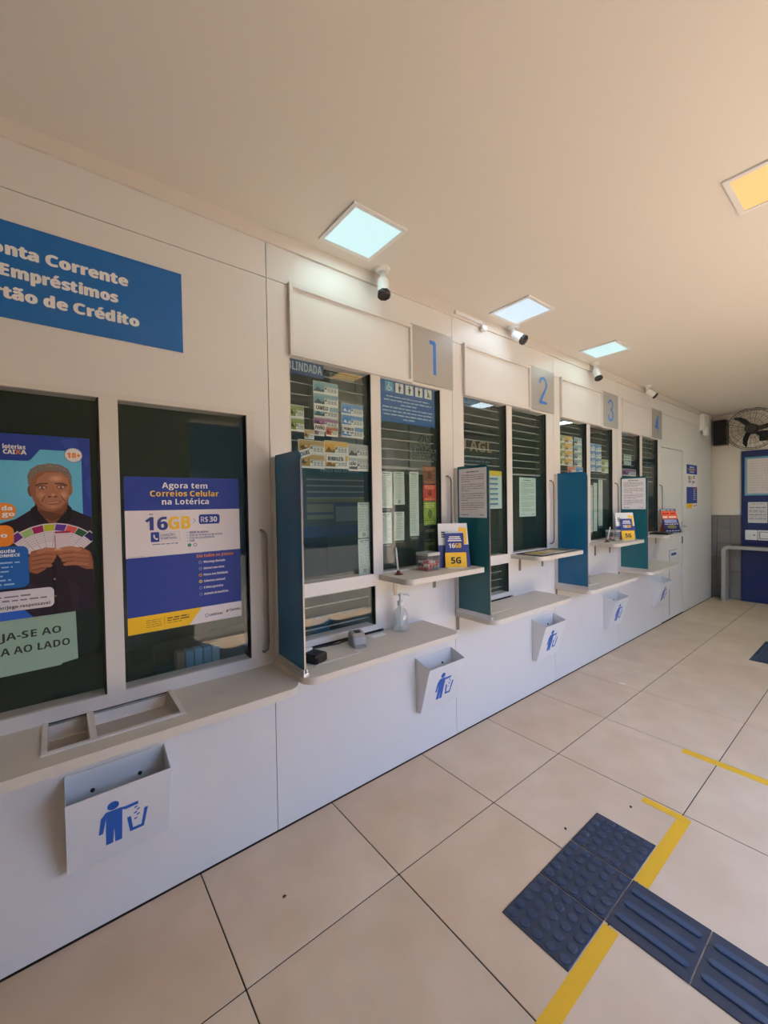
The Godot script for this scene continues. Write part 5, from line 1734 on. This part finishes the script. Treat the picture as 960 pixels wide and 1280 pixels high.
func bullet_camera(at: Vector3, aim: Vector3, label: String) -> void:
	var g := thing("security_camera", label, "camera", at, 0.0, "white bullet cameras along the ceiling edge")
	var s := st()
	lathe(s, [Vector2(0, 0), Vector2(0.02, -0.018), Vector2(0.036, -0.012), Vector2(0.040, 0.0), Vector2(0, 0)], 20)
	lathe(s, [Vector2(0, -0.05), Vector2(0.012, -0.048), Vector2(0.015, -0.035), Vector2(0.014, -0.012), Vector2(0, -0.010)], 14)
	put("mount", s, M.white, g)
	var d := aim.normalized()
	var bx := Basis(Quaternion(Vector3.UP, d))
	var o := Vector3(0, -0.055, 0) + d * -0.005
	s = st()
	lathe(s, [Vector2(0, 0.0), Vector2(0.018, 0.0), Vector2(0.026, 0.008), Vector2(0.030, 0.03), Vector2(0.031, 0.085), Vector2(0.0, 0.085)], 20, Transform3D(bx, o))
	put("body", s, M.white, g)
	s = st()
	lathe(s, [Vector2(0.0, 0.084), Vector2(0.033, 0.084), Vector2(0.034, 0.104), Vector2(0.028, 0.108), Vector2(0.014, 0.102), Vector2(0, 0.102)], 8, Transform3D(bx, o))
	put("lens_hood", s, M.black, g)

func build_ceiling_objects() -> void:
	var y := 2.645
	var cool := rgb(206, 244, 246)
	var cool2 := rgb(214, 236, 252)
	panel_light(Vector3(0.228, y, -1.085), cool, 1.52, 0.16, "square ceiling light above window 1, nearest")
	panel_light(Vector3(0.23, y, -2.305), cool2, 1.5, 0.16, "square ceiling light between windows 1 and 2")
	panel_light(Vector3(0.25, y, -3.43), cool, 1.52, 0.16, "square ceiling light above window 3, farthest of the wall row")
	panel_light(Vector3(1.428, y, -2.135), rgb(255, 205, 125), 1.52, 0.16, "warm amber square ceiling light at the right edge")
	panel_light(Vector3(1.428, y, -4.10), cool2, 1.5, 0.5, "square ceiling light of the middle row, the one mirrored in the second service window")
	panel_light(Vector3(1.428, y, -6.05), cool, 1.52, 1.6, "square ceiling light of the middle row, the one mirrored in the third service window")
	bullet_camera(Vector3(0.067, y, -1.323), Vector3(0.25, -1.0, 0.12), "nearest white bullet camera pointing straight down, above the first service window")
	bullet_camera(Vector3(0.065, y, -2.465), Vector3(0.75, -0.6, -0.1), "white bullet camera above window 2 pointing into the room")
	bullet_camera(Vector3(0.055, y, -3.70), Vector3(0.35, -1.0, 0.1), "third white bullet camera along the ceiling edge, pointing down")
	bullet_camera(Vector3(0.055, y, -4.88), Vector3(0.6, -0.6, -0.55), "white bullet camera above window 4, farthest")
	var g := on_wall("cable_duct", "short white cable duct on the cornice right of number plate 1", "duct", 1.93, 2.60, 0.012)
	var s := st()
	cbox(s, Vector3(0.12, 0.010, 0.008), Vector3(0.26, 0.02, 0.016), 0.002)
	put("duct", s, M.white, g)
	s = st()
	cbox(s, Vector3(0.265, -0.02, 0.012), Vector3(0.05, 0.03, 0.022), 0.003)
	put("end_box", s, M.white, g)


# ======================================================================= floor
func build_floor_objects() -> void:
	var a := 0.243
	var blister := chamfered(Vector3(a - 0.003, 0.004, a - 0.003), 0.0012)
	var ds := st()
	lathe(ds, [Vector2(0.0175, 0.0), Vector2(0.0165, 0.0028), Vector2(0.0125, 0.0046), Vector2(0, 0.0052)], 16)
	var dome := ds.commit()
	var sets := [[0.966, -1.311, "near"], [0.966, -1.555, "near"], [0.966, -1.80, "near"], [1.0, -4.92, "far"], [1.0, -5.165, "far"], [1.0, -5.41, "far"]]
	for j in 6:
		var q: Array = sets[j]
		var g := thing("tactile_tile", "navy studded tactile floor tile, %s of the %s row of three" % [["nearest", "middle", "farthest"][j % 3], "near" if j < 3 else "distant"], "tactile tile", Vector3(q[0], 0, q[1]), 0.0, "studded tactile tiles")
		place("base", blister, M.pvc, g, Vector3(0, 0.002, 0))
		for i in 25:
			var off := Vector3((i % 5 - 2) * 0.0475 , 0.0038, (i / 5 - 2) * 0.0475)
			if j < 3: off = Vector3((i % 5 - 2) * 0.0475, 0.0038, (i / 5 - 2) * 0.0475)
			place("stud", dome, M.pvc_stud, g, off)
	var rs := st()
	prism(rs, round_rect(-0.105, -0.0125, 0.105, 0.0125, [0.0124, 0.0124, 0.0124, 0.0124], 6), 0, 0.004, Transform3D(Basis(Vector3(1, 0, 0), Vector3(0, 0, -1), Vector3(0, 1, 0)), Vector3.ZERO))
	prism(rs, round_rect(-0.102, -0.0095, 0.102, 0.0095, [0.0094, 0.0094, 0.0094, 0.0094], 6), 0.004, 0.0052, Transform3D(Basis(Vector3(1, 0, 0), Vector3(0, 0, -1), Vector3(0, 1, 0)), Vector3.ZERO))
	var rib := rs.commit()
	for j in 6:
		var g := thing("guide_tile", "navy ribbed guiding floor tile, %s in line from the studded tiles" % ["first", "second", "third", "fourth", "fifth", "sixth"][j], "tactile tile", Vector3(1.2085 + a * j, 0, -1.558), 0.0, "ribbed guiding tiles")
		place("base", blister, M.pvc, g, Vector3(0, 0.002, 0))
		for i in 3: place("rib", rib, M.pvc_rib, g, Vector3(0, 0.0038, (i - 1) * 0.068))
	# yellow tape strips
	var strips := [[1.089, 1.138, -2.192, -1.684, "yellow floor tape strip beyond the ribbed tiles"], [0.945, 1.118, -2.200, -2.160, "short yellow tape crosspiece at the far end of a strip"], [1.089, 1.137, -1.43, -0.55, "yellow floor tape strip nearest the camera"], [0.94, 2.2, -2.812, -2.760, "distant yellow tape line across the floor to the right"]]
	var y := 0.0
	for k in 4:
		var q: Array = strips[k]
		var g := thing("floor_tape", q[4], "tape", Vector3((q[0] + q[1]) / 2, 0.0006 if k == 1 else 0.0, (q[2] + q[3]) / 2), 0.0, "yellow floor tape strips")
		var s := st()
		box(s, Vector3(-(q[1] - q[0]) / 2, 0, -(q[3] - q[2]) / 2), Vector3((q[1] - q[0]) / 2, 0.0006, (q[3] - q[2]) / 2))
		put("tape", s, M.tape, g)
	# scraps
	var spots := [[0.30, -0.62, "dark fleck on the tile nearest the counter wall"], [1.21, -0.80, "dark fleck right of the near yellow tape"], [0.93, -2.08, "dark fleck near the tape crosspiece"], [0.80, -1.72, "dark fleck beside the studded tiles"]]
	for q: Array in spots:
		var g := thing("dirt_fleck", q[2], "debris", Vector3(q[0], 0, q[1]), rng.randf() * 3, "dirt flecks on the floor")
		var s := st()
		prism(s, poly([-0.007, -0.003, 0.0, -0.005, 0.008, -0.001, 0.004, 0.005, -0.005, 0.004]), 0, 0.002, Transform3D(Basis(Vector3(1, 0, 0), Vector3(0, 0, -1), Vector3(0, 1, 0)), Vector3.ZERO))
		put("fleck", s, M.gap, g)
	var p := thing("paper_scrap", "tiny white paper scrap on the floor by the third bin", "debris", Vector3(0.36, 0, -3.45), 0.5)
	var s2 := st()
	prism(s2, poly([-0.025, -0.004, 0.02, -0.006, 0.026, 0.004, -0.02, 0.006]), 0, 0.0012, Transform3D(Basis(Vector3(1, 0, 0), Vector3(0, 0, -1), Vector3(0, 1, 0)), Vector3.ZERO))
	put("scrap", s2, M.paper, p)
